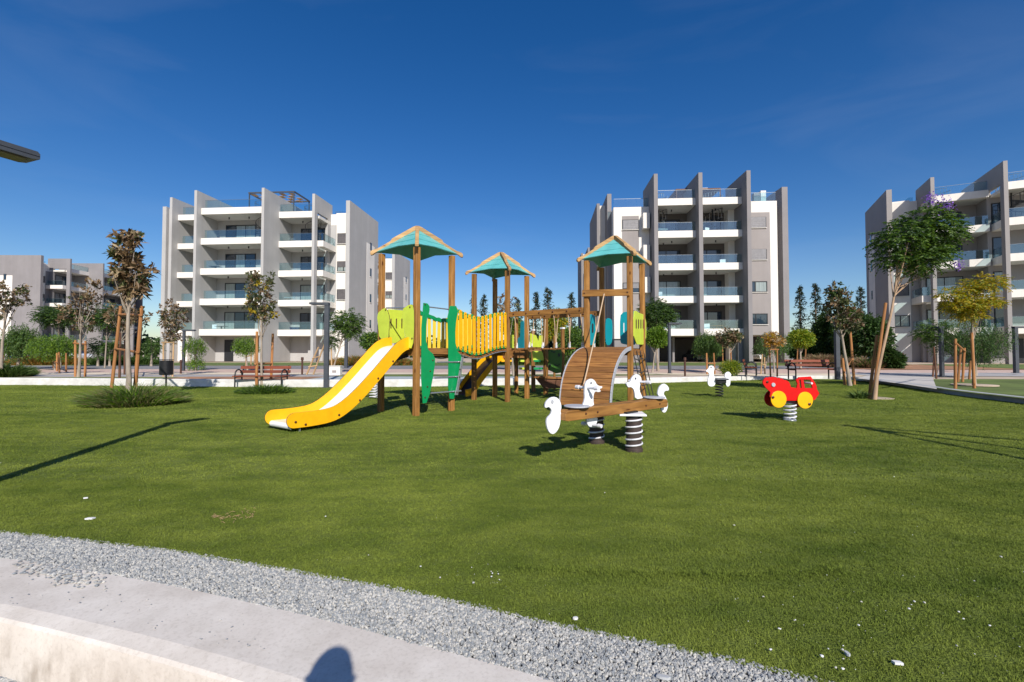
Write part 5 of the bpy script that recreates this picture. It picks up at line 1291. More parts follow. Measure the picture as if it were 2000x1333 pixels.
def make_tree(name, label, cat, group, base, blobs, kind, nleaf, top=None, r0=.05, lsize=(.13, .06), mats=None, bark='bark', inner=.35, zfork=.45, ntip=14, org_z=True):
    """blobs: crown ellipsoids (x,y,z,rx,ry,rz) in world space"""
    base = tuple(base); t = empty(name, base, 0, label, cat, group)
    lb = LB(); mb = MB()
    if top is None: c = np.mean([b[:3] for b in blobs], axis=0); top = (c[0], c[1], c[2])
    tp, _, _ = shell_pts(blobs, ntip, .5)
    limb_tree(mb, base, [tuple(x) for x in tp], top, r0, zfork=zfork)
    mi = lambda k: rng.choice(len(mats), k, p=np.array([.6, .3, .1][:len(mats)])/sum([.6, .3, .1][:len(mats)]))
    if kind == 'broad':                     # whorls of large leaves at twig ends
        nc = nleaf//9; P0, D, C0 = shell_pts(blobs, nc, inner)
        for p, d, c in list(zip(P0, D, C0))[::3]:
            mb.tube([V(tuple(p)).lerp(V(tuple(c)), .55), V(tuple(p))], [.011, .005], 4, cap=False)
        pos = np.repeat(P0, 9, 0)+rng.normal(size=(nc*9, 3))*.035; dr = np.repeat(D, 9, 0)*.55+rng.normal(size=(nc*9, 3))*.75+np.array([0, 0, .25])
        leaves(lb, pos, dr, lsize[0], lsize[1], .15, np.repeat(mi(nc), 9), .12)
    elif kind == 'feather':                 # fronds with paired leaflets
        nf = nleaf//14; P0, D, C0 = shell_pts(blobs, nf, inner); D = unit_(D*np.array([1, 1, .35])+rng.normal(size=(nf, 3))*.4)
        for i in range(7):
            s = (i+1)/7; q = P0+D*lsize[0]*3.2*s+np.array([0, 0, -1])*lsize[0]*1.0*s*s; sd = unit_(np.cross(D, np.array([0, 0, 1.])))
            for sg in (-1, 1): leaves(lb, q, sd*sg+D*.5+np.array([0, 0, -.2])+rng.normal(size=(nf, 3))*.15, lsize[0]*(1.15-.7*abs(s-.45)), lsize[1], .1, 0 if len(mats) == 1 else mi(nf), .15)
    elif kind == 'weep':                    # hanging strings
        nf = nleaf//12; P0, D, C0 = shell_pts(blobs, nf, inner)
        for i in range(12):
            s = i/12; q = P0+D*np.array([.12, .12, 0])*s*1.5+np.array([0, 0, -1])*lsize[0]*5.5*s; leaves(lb, q+rng.normal(size=(nf, 3))*.03, rng.normal(size=(nf, 3))*.6+np.array([0, 0, -.6]), lsize[0], lsize[1], .1, mi(nf), .2)
    elif kind == 'round':
        P0, D, C0 = shell_pts(blobs, nleaf, inner); leaves(lb, P0, D+rng.normal(size=(nleaf, 3))*.6, lsize[0], lsize[1], .2, mi(nleaf), .1)
    lb.build('crown', mats, t, base); tr = mb.build('trunk', M[bark], t, base); smooth_by_angle(tr, 60)
    return t
def conifer(label, base, H, w, group='dark conifers far behind'):
    t = empty('conifer', base, 0, label, 'conifer', group); lb = LB(); b = V(base); mb = MB(); mb.tube([b, b+V((0, 0, H))], [H*.018, H*.004], 6); mb.build('trunk', M['barkd'], t, tuple(b))
    nb = int(H*9); 
    for i in range(nb):
        f = i/nb; z = H*(.16+.84*f); r = w*(1-f)**.7*random.uniform(.45, 1.1)*(1 if f > .12 else .6)+.12; a = random.uniform(0, 6.28); d = np.array([math.cos(a), math.sin(a), random.uniform(.0, .4)])
        n = 16; s = rng.random(n)**.7; q = np.array([b.x, b.y, b.z+z])+d[None, :]*r*s[:, None]+rng.normal(size=(n, 3))*.09; leaves(lb, q, d[None, :]*.5+rng.normal(size=(n, 3))*.7+np.array([0, 0, .25]), .36, .13, .1, 0, .1)
    lb.build('crown', [LM['conifer']], t, tuple(b)); return t
LM = {
 'mag1': leafm('magnolia_leaf_brown', (.07, .04, .02), (.25, .165, .085), .2), 'mag2': leafm('magnolia_leaf_olive', (.03, .045, .015), (.13, .14, .05), .25), 'mag3': leafm('magnolia_leaf_pale', (.30, .22, .12), (.42, .33, .2), .2),
 'jac': leafm('jacaranda_leaf', (.03, .08, .008), (.13, .21, .03), .4), 'jacd': leafm('jacaranda_leaf_dark', (.014, .04, .008), (.04, .085, .016), .3),
 'fresh': leafm('fresh_leaf', (.075, .16, .012), (.19, .30, .03), .4), 'pep': leafm('pepper_leaf', (.04, .085, .02), (.11, .19, .05), .35),
 'yell': leafm('yellow_leaf', (.27, .20, .01), (.47, .34, .02), .4), 'ygreen': leafm('yellow_green_leaf', (.14, .19, .012), (.34, .36, .03), .4),
 'orange': leafm('orange_leaf', (.34, .16, .02), (.5, .3, .06), .35), 'dark': leafm('dark_bush_leaf', (.018, .045, .010), (.055, .10, .02), .3), 'conifer': leafm('conifer_needles', (.012, .026, .010), (.035, .055, .02), .15),
 'purple': leafm('jacaranda_blossom', (.18, .07, .42), (.34, .18, .62), .3), 'grasso': leafm('orange_grass', (.22, .10, .02), (.42, .23, .06), .3), 'grassd': leafm('dry_grass', (.12, .12, .04), (.30, .26, .12), .3),
 'grassg': leafm('clump_grass', (.05, .10, .02), (.14, .20, .05), .3), 'grassp': leafm('pinkish_grass', (.2, .12, .07), (.36, .22, .14), .3)}
def blob_px(x0, x1, y0, y1, Y, dy=None):
    """crown ellipsoid filling that outline at the distance Y"""
    a, b = at(x0, (y0+y1)/2, Y), at(x1, (y0+y1)/2, Y); c, d = at((x0+x1)/2, y0, Y), at((x0+x1)/2, y1, Y)
    rx, rz = abs(b.x-a.x)/2, abs(c.z-d.z)/2
    return ((a.x+b.x)/2, Y, (c.z+d.z)/2, rx, dy or min(rx, rz*1.6), rz)
MAG = [LM['mag1'], LM['mag2'], LM['mag3']]
def stakes(label, legs, bars, r=.035, mat='stake', group='timber tree stakes'):
    """legs: (base px, base py, base z, top px, top py, depth change); bars between the first two legs at these heights"""
    b0 = P(legs[0][0], legs[0][1], legs[0][2]); t = empty('tree_stakes', b0, 0, label, 'tree stakes', group); L3_ = []
    for (bx, by, bz, tx, ty) in legs:
        b = P(bx, by, bz); tp_ = at(tx, ty, b.y); L3_.append((b, tp_)); MB().tube([b-V((0, 0, .03)), b.lerp(tp_, .5), tp_], [r*1.05, r, r*.92], 9).build('stake', M[mat], t, tuple(b0))
    for f in bars:
        p, q = L3_[0][0].lerp(L3_[0][1], f), L3_[1][0].lerp(L3_[1][1], f); d = (q-p).normalized()*.06
        MB().tube([p-d+V((0, -.03, 0)), q+d+V((0, -.03, 0))], r*.75, 8).build('crossbar', M[mat], t, tuple(b0))
    return t
# T1 large magnolia in the left foreground
Y1 = 12.6; b1 = (at(250, 780, Y1).x, Y1, 0)
make_tree('magnolia_tree', 'largest brown-leaved magnolia, tied between two crossbarred stakes in the left foreground', 'tree', 'young magnolia trees', b1,
          [blob_px(216, 295, 505, 560, Y1, .5), blob_px(222, 270, 470, 520, Y1, .3), blob_px(215, 265, 452, 470, Y1, .2), blob_px(250, 275, 455, 480, Y1, .2), blob_px(225, 290, 555, 580, Y1, .3)], 'broad', 1250, tuple(at(254, 500, Y1)), .07, (.20, .095), MAG, 'bark', .2, .55, 16)
stakes('two red-brown stakes with crossbars round the largest magnolia', [(217, 765, 0, 236, 598), (262, 779, 0, 277, 598)], (.5, .9), .048)
def clump(name, label, cx, cy, rx, ry, h, n, mats, z=0, cat='grass clump', ln=.35, w=.012, kind=None, group=None, orgz=0, spread=.8):
    lb = LB(); a = rng.uniform(0, 6.28, n); q = np.sqrt(rng.random(n)); x = cx+rx*q*np.cos(a); y = cy+ry*q*np.sin(a)
    zz = np.array([z if not callable(z) else z(i, j) for i, j in zip(x, y)]); hh = h*(1-.55*q**2)*rng.uniform(.5, 1.2, n)
    p = np.stack([x, y, zz], 1); d = np.stack([np.cos(a)*spread*q+rng.normal(size=n)*spread*.6, np.sin(a)*spread*q+rng.normal(size=n)*spread*.6, np.ones(n)], 1); d = unit_(d)
    sd = unit_(np.cross(d, rng.normal(size=(n, 3)))); L_ = hh[:, None]
    A, B = p-sd*w, p+sd*w; Cc, Dd = p+d*L_*.55+sd*w*.8, p+d*L_*.55-sd*w*.8; E = p+d*L_+np.stack([np.cos(a), np.sin(a), -np.ones(n)*.6], 1)*L_*.25
    lb.add(np.stack([A, B, Cc, Dd, E], 1), [(0, 1, 2, 3), (3, 2, 4)], rng.choice(len(mats), n))
    o = lb.build(name, mats); 
    return tag(o, label, cat, group, kind)
cc = P(248, 792); clump('grass_clump', 'wide shaggy clump of green and dry grass round the foot of the largest magnolia', cc.x, cc.y+.25, .98, .9, .70, 3600, [LM['fresh'], LM['grassg'], LM['grassd']], 0, 'grass clump', w=.0105, spread=.95, group='grass clumps on the turf')
cc = P(512, 769); clump('grass_clump', 'low dark green grass clump beneath the staked tree by the left bench', cc.x, cc.y+.2, .85, .6, .38, 2600, [LM['grassg'], LM['fresh'], LM['dark']], 0, 'grass clump', w=.010, group='grass clumps on the turf')
cc = P(4, 738, .2); clump('shrub', 'leafy green shrub at the left edge just behind the kerb', cc.x-.4, cc.y+.4, 1.1, .7, .8, 3500, [LM['grassg'], LM['dark']], .2, 'shrub', w=.02)
cc = P(1678, 779); clump('weed', 'small green weed at the foot of the leaning tree', cc.x, cc.y, .16, .12, .36, 160, [LM['grassg']], 0, 'weed', w=.014)

# T9 tree behind the left bench
Y9 = 17.3; make_tree('magnolia_tree', 'tall slim magnolia with yellowing crown between stakes at the left bench', 'tree', 'young magnolia trees', (at(512, 757, Y9).x, Y9, 0),
    [blob_px(478, 535, 560, 625, Y9, .5), blob_px(485, 512, 525, 575, Y9, .3), blob_px(515, 535, 530, 570, Y9, .25), blob_px(505, 540, 590, 635, Y9, .4)], 'broad', 1500, tuple(at(508, 570, Y9)), .05, (.13, .07), [LM['mag2'], LM['mag1'], LM['yell']], 'bark', .15, .45, 18)
stakes('orange-brown stakes with one crossbar in front of the left bench', [(501, 757, 0, 502, 648), (529, 753, 0, 533, 652)], (.42,), .05)
# T2
Y2 = 20.2; make_tree('magnolia_tree', 'sparse magnolia with long bare branches left of the largest one', 'tree', 'young magnolia trees', (at(153, 739, Y2).x, Y2, .2),
    [blob_px(135, 190, 560, 615, Y2, .7), blob_px(120, 165, 585, 640, Y2, .5), blob_px(165, 198, 545, 590, Y2, .4), blob_px(150, 180, 610, 660, Y2, .4)], 'broad', 900, tuple(at(163, 590, Y2)), .065, (.15, .08), MAG, 'bark', .2, .35, 18)
stakes('two thin stakes round the sparse magnolia', [(147, 737, .2, 147, 665), (166, 737, .2, 167, 667)], (.92,), .045)
Y6 = 20.6; make_tree('magnolia_tree', 'brown magnolia crown half hidden behind the largest magnolia trunk', 'tree', 'young magnolia trees', (at(233, 739, Y6).x, Y6, .2),
    [blob_px(212, 262, 585, 640, Y6, .7), blob_px(255, 293, 600, 640, Y6, .5)], 'broad', 1000, tuple(at(240, 610, Y6)), .05, (.15, .08), MAG, 'bark', .2, .5, 12)
stakes('two dark thin stakes behind the largest magnolia', [(233, 741, .2, 235, 650), (243, 733, .2, 244, 655)], (.7,), .04, 'stake_dark')
Y3 = 20.4; make_tree('magnolia_tree', 'magnolia at the left edge with drooping brown leaves', 'tree', 'young magnolia trees', (at(2, 735, Y3).x, Y3, .2),
    [blob_px(0, 52, 548, 600, Y3, .8), blob_px(-40, 20, 560, 630, Y3, .8)], 'broad', 1300, tuple(at(12, 580, Y3)), .07, (.15, .08), MAG, 'bark', .2, .5, 16)
stakes('pair of orange stakes at the left edge', [(4, 722, .2, 10, 665), (16, 716, .2, 18, 662)], (.9,), .05)
Y7 = 21.3; make_tree('magnolia_tree', 'round-crowned magnolia behind the black litter bin', 'tree', 'young magnolia trees', (at(333, 735, Y7).x, Y7, .2),
    [blob_px(312, 362, 590, 650, Y7, .6), blob_px(320, 352, 640, 672, Y7, .4)], 'broad', 1300, tuple(at(335, 630, Y7)), .05, (.13, .07), MAG, 'bark', .2, .55, 16)
stakes('pale stakes with a crossbar behind the black litter bin', [(319, 737, .2, 319, 668), (337, 737, .2, 339, 668)], (.98,), .035, 'stake_pale')
# right magnolia
Y17 = 18.0; make_tree('magnolia_tree', 'dark magnolia beside the far right bench', 'tree', 'young magnolia trees', (at(1660, 753, Y17).x, Y17, 0),
    [blob_px(1610, 1662, 565, 615, Y17, .6), blob_px(1625, 1680, 600, 650, Y17, .6), blob_px(1615, 1640, 550, 585, Y17, .3)], 'broad', 1700, tuple(at(1635, 590, Y17)), .07, (.15, .08), [LM['mag2'], LM['mag1'], LM['dark']], 'bark', .15, .5, 18)
stakes('two stakes tied round the dark magnolia near the right bench', [(1669, 752, 0, 1660, 643), (1650, 753, 0, 1646, 700)], (.5,), .05)
# T19 leaning jacaranda
YJ = 12.55; bj = (at(1708, 781, YJ).x, YJ, 0)
make_tree('jacaranda_tree', 'tall leaning jacaranda with feathery crown and purple blossoms on the right', 'tree', 'feathery trees', bj,
    [blob_px(1728, 1780, 440, 490, YJ, .6), blob_px(1770, 1835, 412, 462, YJ, .7), blob_px(1815, 1862, 432, 478, YJ, .5), blob_px(1758, 1832, 478, 530, YJ, .6), blob_px(1722, 1745, 488, 518, YJ, .3), blob_px(1800, 1845, 470, 510, YJ, .4)], 'feather', 12500, tuple(at(1762, 470, YJ)), .05, (.10, .04), [LM['jac'], LM['jacd']], 'barkj', .1, .62, 20)
tj = [o for o in bpy.data.objects if o.name.startswith('jacaranda_tree')][0]
lb = LB()
for x, y, r in ((1817, 386, .12), (1838, 398, .17), (1850, 404, .12), (1872, 518, .11)):
    c = at(x, y, YJ-.25); n = 85; q = np.array(c)+rng.normal(size=(n, 3))*r*.6; leaves(lb, q, rng.normal(size=(n, 3)), .05, .035)
lb.build('blossom', [LM['purple']], tj, bj)
stakes('long red-brown stakes propping the leaning jacaranda', [(1697, 780, 0, 1713, 655), (1704, 781, 0, 1730, 592)], (), .038, 'stake')
def ringdisc(px, py, z, r, label):
    c = P(px, py, z); o = MB().tube([c+V((0, 0, -.02)), c+V((0, 0, .012))], r, 28).build('tree_pit', M['bsoil'], None, tuple(c)); o.location = c; o['kind'] = 'structure'
ringdisc(1710, 778, 0, .42, ''); ringdisc(1903, 752, .19, .6, '')
# T20 yellow-green feathery tree
Y20 = 15.4; make_tree('feathery_tree', 'yellow-green feathery tree left of the right-edge fin wall', 'tree', 'feathery trees', (at(1903, 753, Y20).x, Y20, .19),
    [blob_px(1855, 1905, 580, 608, Y20, .5), blob_px(1895, 1945, 580, 602, Y20, .4), blob_px(1895, 1955, 540, 566, Y20, .4), blob_px(1838, 1860, 566, 582, Y20, .3), blob_px(1872, 1915, 606, 622, Y20, .3), blob_px(1870, 1900, 555, 575, Y20, .25)], 'feather', 9500, tuple(at(1898, 590, Y20)), .05, (.09, .034), [LM['yell'], LM['ygreen'], LM['jac']], 'bark', .1, .5, 16)
stakes('five pale and brown stakes beneath the yellow-green tree', [(1866, 758, .19, 1866, 662), (1880, 745, .19, 1884, 680), (1903, 757, .19, 1898, 650), (1871, 745, .19, 1877, 680), (1893, 740, .19, 1896, 705)], (.9,), .04, 'stake')
def simple(label, box, Y, base_px, kind, n, mats, ls, nm='tree', cat='tree', group=None, bark='bark', z=.25, r0=.05, inner=.2, extra=(), ntip=10):
    bl_ = [blob_px(*box, Y)]+[blob_px(*e, Y+random.uniform(-.5, .5)) for e in extra]
    return make_tree(nm, label, cat, group, (at(base_px, 700, Y).x, Y, z), bl_, kind, n, None, r0, ls, mats, bark, inner, .5, ntip)
G_F = 'feathery trees'; G_S = 'trees behind the kerb'
simple('small feathery tree with two stakes before the right block', (1796, 1850, 628, 668), 22, 1828, 'feather', 5200, [LM['jac'], LM['jacd']], (.09, .035), 'feathery_tree', group=G_F, extra=[(1825, 1850, 660, 690)])
stakes('two dark stakes under the small feathery tree at right', [(1829, 739, .2, 1824, 678), (1822, 735, .2, 1826, 678)], (), .035, 'stake_dark')
simple('drooping grey-green tree behind the yellow-green one', (1850, 1955, 622, 690), 21, 1905, 'weep', 9000, [LM['pep'], LM['jacd']], (.09, .03), group=G_S, extra=[(1880, 1940, 660, 705)])
simple('round dark-crowned feathery tree right of the lamp by the slide', (648, 708, 608, 652), 24, 649, 'feather', 9000, [LM['jac'], LM['jacd']], (.10, .038), 'feathery_tree', group=G_F, extra=[(672, 702, 640, 660), (640, 662, 650, 682)])
stakes('pale crossed stakes leaning left of the lamp by the slide', [(598, 733, .2, 622, 678), (611, 733, .2, 634, 672), (648, 730, .2, 647, 680)], (.3, .6), .04, 'stake_pale')
simple('bushy green tree behind the top of the slide', (705, 748, 650, 685), 30, 728, 'round', 2600, [LM['pep'], LM['fresh']], (.17, .08), group=G_S)
simple('small bright green weeping tree left of the left block door', (360, 400, 655, 685), 27.5, 383, 'weep', 3600, [LM['fresh'], LM['pep']], (.1, .035), group=G_S, extra=[(372, 395, 690, 715)])
simple('bright green weeping tree behind the stakes at the left bench', (458, 500, 655, 682), 27, 484, 'weep', 3600, [LM['fresh'], LM['pep']], (.1, .035), group=G_S)
stakes('yellowish stakes under the bright green weeping tree', [(480, 722, .25, 482, 672), (490, 722, .25, 491, 668), (497, 722, .25, 497, 662)], (.5,), .045, 'stake_pale')
simple('flat dark feathery crown right of the leftmost block fin', (78, 150, 600, 635), 31, 118, 'feather', 9000, [LM['jacd'], LM['jac']], (.13, .05), 'feathery_tree', group=G_F)
simple('dark feathery crown between the sparse and the largest magnolia', (180, 240, 600, 642), 31, 205, 'feather', 8000, [LM['jacd'], LM['jac']], (.13, .05), 'feathery_tree', group=G_F)
simple('drooping green tree at far left behind the edge magnolia', (10, 66, 630, 690), 29, 35, 'weep', 9000, [LM['pep'], LM['jac']], (.13, .045), group=G_S, r0=.09)
simple('bright green weeping tree before the white parked car', (68, 145, 650, 690), 28, 108, 'weep', 9000, [LM['fresh'], LM['pep']], (.12, .04), group=G_S)
stakes('cluster of orange stakes before the white parked car', [(116, 730, .2, 115, 688), (104, 722, .2, 103, 690), (129, 728, .2, 129, 690), (111, 727, .2, 111, 690)], (.5,), .04)
for x0, x1, lb_ in ((183, 200, 'small spiky palm left of the largest magnolia'), (203, 226, 'small palm just behind the largest magnolia stakes'), (286, 306, 'small palm left of the light grey block')):
    simple(lb_, (x0, x1, 662, 690), 34, (x0+x1)/2, 'feather', 1500, [LM['pep'], LM['jac']], (.16, .05), 'palm', 'palm', 'small palms', r0=.09)
# centre, behind the climbing frame
simple('yellow-flowered tree seen through the rope bridge', (1066, 1108, 605, 650), 24, 1088, 'round', 3800, [LM['ygreen'], LM['yell'], LM['fresh']], (.12, .06), group=G_S, extra=[(1060, 1090, 635, 665)])
simple('green bush tree behind the hanging footboards', (1085, 1150, 640, 700), 27, 1115, 'round', 4200, [LM['pep'], LM['fresh']], (.16, .08), group=G_S)
simple('sparse magnolia seen between the middle tower posts', (968, 1012, 572, 625), 21, 1003, 'broad', 420, MAG, (.13, .07), 'magnolia_tree', 'tree', 'young magnolia trees')
simple('green tree left of the middle tower, low crown', (978, 1022, 620, 655), 27, 1000, 'round', 2000, [LM['fresh'], LM['pep']], (.16, .07), group=G_S)
simple('dense dark round tree right of the lime panel', (1246, 1314, 590, 640), 27, 1285, 'feather', 15000, [LM['jacd'], LM['jac']], (.11, .045), group=G_S, r0=.08)
simple('bright green low-crowned tree just under the dense dark one', (1262, 1305, 640, 678), 25, 1274, 'round', 4200, [LM['fresh'], LM['jac']], (.13, .06), group=G_S)
simple('grey-green weeping tree left of the brown-leaved one before the carport', (1358, 1405, 645, 688), 26, 1383, 'weep', 7500, [LM['pep'], LM['jac']], (.11, .035), group=G_S)
simple('brown-leaved magnolia before the carport', (1402, 1446, 642, 678), 24, 1424, 'broad', 1500, [LM['mag2'], LM['mag1'], LM['mag3']], (.15, .07), 'magnolia_tree', 'tree', 'young magnolia trees')
stakes('stakes with crossbars before the carport', [(1381, 730, .22, 1380, 690), (1396, 730, .22, 1394, 690), (1412, 720, .22, 1411, 678), (1429, 720, .22, 1427, 680)], (.5,), .04)
simple('orange-leaved tree between thin stakes by the white car', (1492, 1528, 650, 682), 24.5, 1512, 'broad', 1500, [LM['orange'], LM['mag3'], LM['yell']], (.12, .06), 'tree', 'tree', G_S)
simple('thin green tree behind the orange-leaved one', (1478, 1540, 645, 690), 27, 1492, 'weep', 3500, [LM['pep'], LM['jac']], (.1, .035), group=G_S)
stakes('pair of pale stakes with a top bar under the orange-leaved tree', [(1505, 735, .2, 1503, 682), (1518, 735, .2, 1518, 682)], (.98,), .035, 'stake')
stakes('thin pair of stakes beside the end-on bench', [(1486, 730, .2, 1489, 692), (1494, 730, .2, 1493, 698)], (.5,), .035, 'stake_pale')
simple('round yellow-green lollipop tree left of the far right bench', (1542, 1586, 645, 680), 29, 1563, 'round', 4200, [LM['ygreen'], LM['fresh']], (.14, .07), group=G_S, r0=.07)
stakes('two brown stakes under the yellow-green lollipop tree', [(1556, 716, .25, 1558, 682), (1572, 716, .25, 1574, 680)], (), .05, 'stake')
cc = P(1425, 735, .22)
make_tree('shrub', 'round bright yellow-green shrub just behind the kerb near the white duck', 'shrub', None, (cc.x, cc.y+.4, .2), [blob_px(1406, 1448, 704, 734, cc.y+.4)], 'round', 3200, None, .03, (.075, .035), [LM['ygreen'], LM['fresh']], 'bark', .1, .2, 10)
# dark masses right of the taupe block
for x0, x1, y0, y1, Y, m_, lb_ in ((1590, 1640, 620, 700, 38, 'dark', 'dark green bush behind the far right bench, left one'), (1630, 1690, 600, 700, 36, 'jac', 'broad green bush tree behind the dark magnolia'), (1672, 1735, 622, 700, 34, 'jacd', 'dark bushy tree left of the leaning jacaranda'), (1722, 1758, 688, 722, 30, 'dark', 'rounded dark shrub at the corner of the right block'), (1540, 1600, 655, 705, 40, 'dark', 'dark bush behind the lollipop tree'), (1140, 1180, 650, 705, 36, 'dark', 'dark bush behind the right tower posts')):
    make_tree('bush', lb_, 'bush', 'green bushes behind', (at((x0+x1)/2, 700, Y).x, Y, .35), [blob_px(x0, x1, y0, y1, Y), blob_px(x0+6, x0+(x1-x0)*.6, y0-8, y0+(y1-y0)*.5, Y)], 'round', 4200, None, .1, (.28, .13), [LM[m_], LM['pep'] if m_ != 'dark' else LM['dark']], 'barkd', .2, .3, 10)
# far conifers
for i, (x, y, Y, w) in enumerate(((1562, 560, 72, 1.5), (1592, 556, 70, 1.6), (1681, 562, 75, 1.5), (925, 575, 80, 1.3), (945, 577, 78, 1.5), (1046, 573, 72, 1.6), (1070, 564, 70, 1.9), (1116, 574, 74, 1.6), (1012, 585, 84, 1.4), (1612, 600, 80, 1.7), (1640, 575, 82, 1.4))):
    zt = at(x, y, Y).z; conifer(['conifer just right of the taupe block', 'second conifer right of the taupe block', 'conifer peeping left of the right block', 'conifer left of the middle tower', 'small conifer near the middle tower left post', 'conifer above the rope bridge, left of the tallest', 'tallest conifer above the rope bridge', 'conifer left of the right tower', 'small conifer inside the middle tower', 'short conifer behind the dark magnolia', 'slim conifer behind the dark magnolia crown'][i], (at(x, y, Y).x, Y, .4), zt-.4, w)
# tree belt on the horizon: reads as one mass
lb = LB(); n = 15000; x = rng.uniform(-150, 150, n); Yb = rng.uniform(92, 100, n); hb_ = 4.0+1.8*np.sin(x*.21)+1.3*np.sin(x*.53+1)+rng.uniform(-.4, .9, n)
zz = .3+rng.random(n)**.8*hb_; leaves(lb, np.stack([x, Yb, zz], 1), rng.normal(size=(n, 3)), 1.3, .7)
tag(lb.build('tree_belt', [LM['dark'], LM['jacd']]), 'dark green belt of trees on the horizon between the blocks', 'tree belt', kind='stuff')
# beds of coloured grass
def bed(name, label, px0, px1, Y, dy, h, n, mats):
    a, b = at(px0, 700, Y).x, at(px1, 700, Y).x; clump(name, label, (a+b)/2, Y, (b-a)/2, dy, h, n, mats, gh, 'ornamental grass', w=.03, kind='stuff', spread=.5)
bed('ornamental_grass', 'orange and green ornamental grass behind the slide', 640, 810, 36.5, 1.6, 1.0, 5200, [LM['grasso'], LM['grasso'], LM['grassg']])
bed('ornamental_grass', 'orange ornamental grass before the far left cars', 25, 155, 37, 1.5, 1.0, 5200, [LM['grasso'], LM['grasso'], LM['grassg']])
bed('low_hedge', 'low dark green planting left of the light grey block', 160, 305, 38, 1.5, .9, 5200, [LM['grassg'], LM['dark']])
bed('ornamental_grass', 'pinkish dry grass bed behind the far right bench', 1578, 1635, 33, 1.5, 1.1, 4000, [LM['grassp'], LM['grassp'], LM['grassd']])
bed('ornamental_grass', 'brownish grass bed right of the dark magnolia', 1668, 1712, 31, 1.2, .95, 2500, [LM['grassp'], LM['grassg']])
bed('low_hedge', 'dark planting under the taupe block seen behind the frame', 930, 1130, 38, 1.5, 1.2, 5200, [LM['grassg'], LM['dark']])

# ------------------------------------------------------------------ the photographer, whose head throws the shadow on the step
def person(loc, facing):
    t = empty('person', loc, facing, 'person in dark shirt and jeans holding a camera, casting the round shadow on the step', 'person')
    skin = noisy('skin', (.45, .26, .18), .05, 8, .6); shirt = noisy('dark_shirt', (.03, .04, .06), .1, 10, .8); jeans = noisy('jeans', (.04, .06, .12), .15, 12, .9)
    J = {'pel': (0, 0, .93, .15, .10), 'wai': (0, .01, 1.08, .135, .095), 'che': (0, .0, 1.32, .165, .11), 'nec': (0, 0, 1.48, .06, .06), 'neb': (0, -.01, 1.54, .055, .055)}
    names = []; verts = []; rad = []; edges = []
    def add(n, p, r): names.append(n); verts.append(p); rad.append(r); return len(verts)-1
    pel = add('pel', (0, 0, .93), (.15, .11)); wai = add('w', (0, .01, 1.1), (.135, .1)); che = add('c', (0, 0, 1.33), (.165, .11)); nec = add('n', (0, 0, 1.47), (.06, .06)); head = add('h', (0, -.01, 1.55), (.06, .06))
    edges += [(pel, wai), (wai, che), (che, nec), (nec, head)]
    for s in (-1, 1):
        hip = add('hip', (s*.09, 0, .86), (.09, .09)); kn = add('k', (s*.11, -.02, .49), (.06, .06)); an = add('a', (s*.12, .02, .09), (.042, .042)); to = add('t', (s*.14, -.16, .035), (.04, .03)); edges += [(pel, hip), (hip, kn), (kn, an), (an, to)]
        sh = add('s', (s*.185, 0, 1.40), (.055, .055)); el = add('e', (s*.25, -.06, 1.16), (.042, .042)); wr = add('wr', (s*.09, -.2, 1.30), (.028, .028)); edges += [(che, sh), (sh, el), (el, wr)]
    me = bpy.data.meshes.new('body'); me.from_pydata(verts, edges, []); o = bpy.data.objects.new('body', me); COL.objects.link(o); o.parent = t
    sk = o.modifiers.new('skin', 'SKIN'); sk.use_smooth_shade = True
    for i, r in enumerate(rad): me.skin_vertices[0].data[i].radius = r
    me.skin_vertices[0].data[0].use_root = True; sb = o.modifiers.new('sub', 'SUBSURF'); sb.levels = 2; sb.render_levels = 2; me.materials.append(shirt)
    import bmesh
    bm = bmesh.new(); bmesh.ops.create_uvsphere(bm, u_segments=24, v_segments=16, radius=1)
    for v in bm.verts:
        v.co = V((v.co.x*.078, v.co.y*.095, v.co.z*.122)); 
        if v.co.z < -.04: v.co.x *= .82
        if v.co.y < -.08 and abs(v.co.z) < .03 and abs(v.co.x) < .02: v.co.y -= .022
        v.co += V((0, -.015, 1.655))
    hm = bpy.data.meshes.new('head'); bm.to_mesh(hm); bm.free(); hm.materials.append(skin); ho = bpy.data.objects.new('head', hm); COL.objects.link(ho); ho.parent = t; smooth_by_angle(ho, 90)
    bm = bmesh.new(); bmesh.ops.create_uvsphere(bm, u_segments=24, v_segments=16, radius=1)
    for v in list(bm.verts):
        v.co = V((v.co.x*.086, v.co.y*.1, v.co.z*.125))+V((0, .0, 1.668))
    bmesh.ops.delete(bm, geom=[v for v in bm.verts if v.co.y < -.035 and v.co.z < 1.72 or v.co.z < 1.59], context='VERTS')
    hh = bpy.data.meshes.new('hair'); bm.to_mesh(hh); bm.free(); hh.materials.append(M['barkd']); h2 = bpy.data.objects.new('hair', hh); COL.objects.link(h2); h2.parent = t; smooth_by_angle(h2, 90)
    for s in (-1, 1):
        MB().tube([(s*.078, -.01, 1.64), (s*.088, -.005, 1.67)], [.012, .016], 8).build('ear', skin, t)
        mb = MB(); w = V((s*.09, -.2, 1.30)); mb.tube([w, w+V((-s*.02, -.05, .02)), w+V((-s*.03, -.08, .03))], [.026, .04, .03], 10)
        for k in range(4):
            q = w+V((-s*.03, -.08, .05-k*.02)); mb.tube([q, q+V((-s*.02, -.03, 0)), q+V((-s*.05, -.035, 0))], [.010, .009, .007], 6)
        mb.tube([w+V((-s*.02, -.03, .04)), w+V((-s*.045, -.045, .075))], [.011, .008], 6); mb.build('hand', skin, t)
    MB().bx(-.12, .12, -.13, -.0, -.0, .0)
    for s in (-1, 1): MB().tube([(s*.12, .06, -.0), (s*.14, -.2, -.0)], .03, 6)
    return t
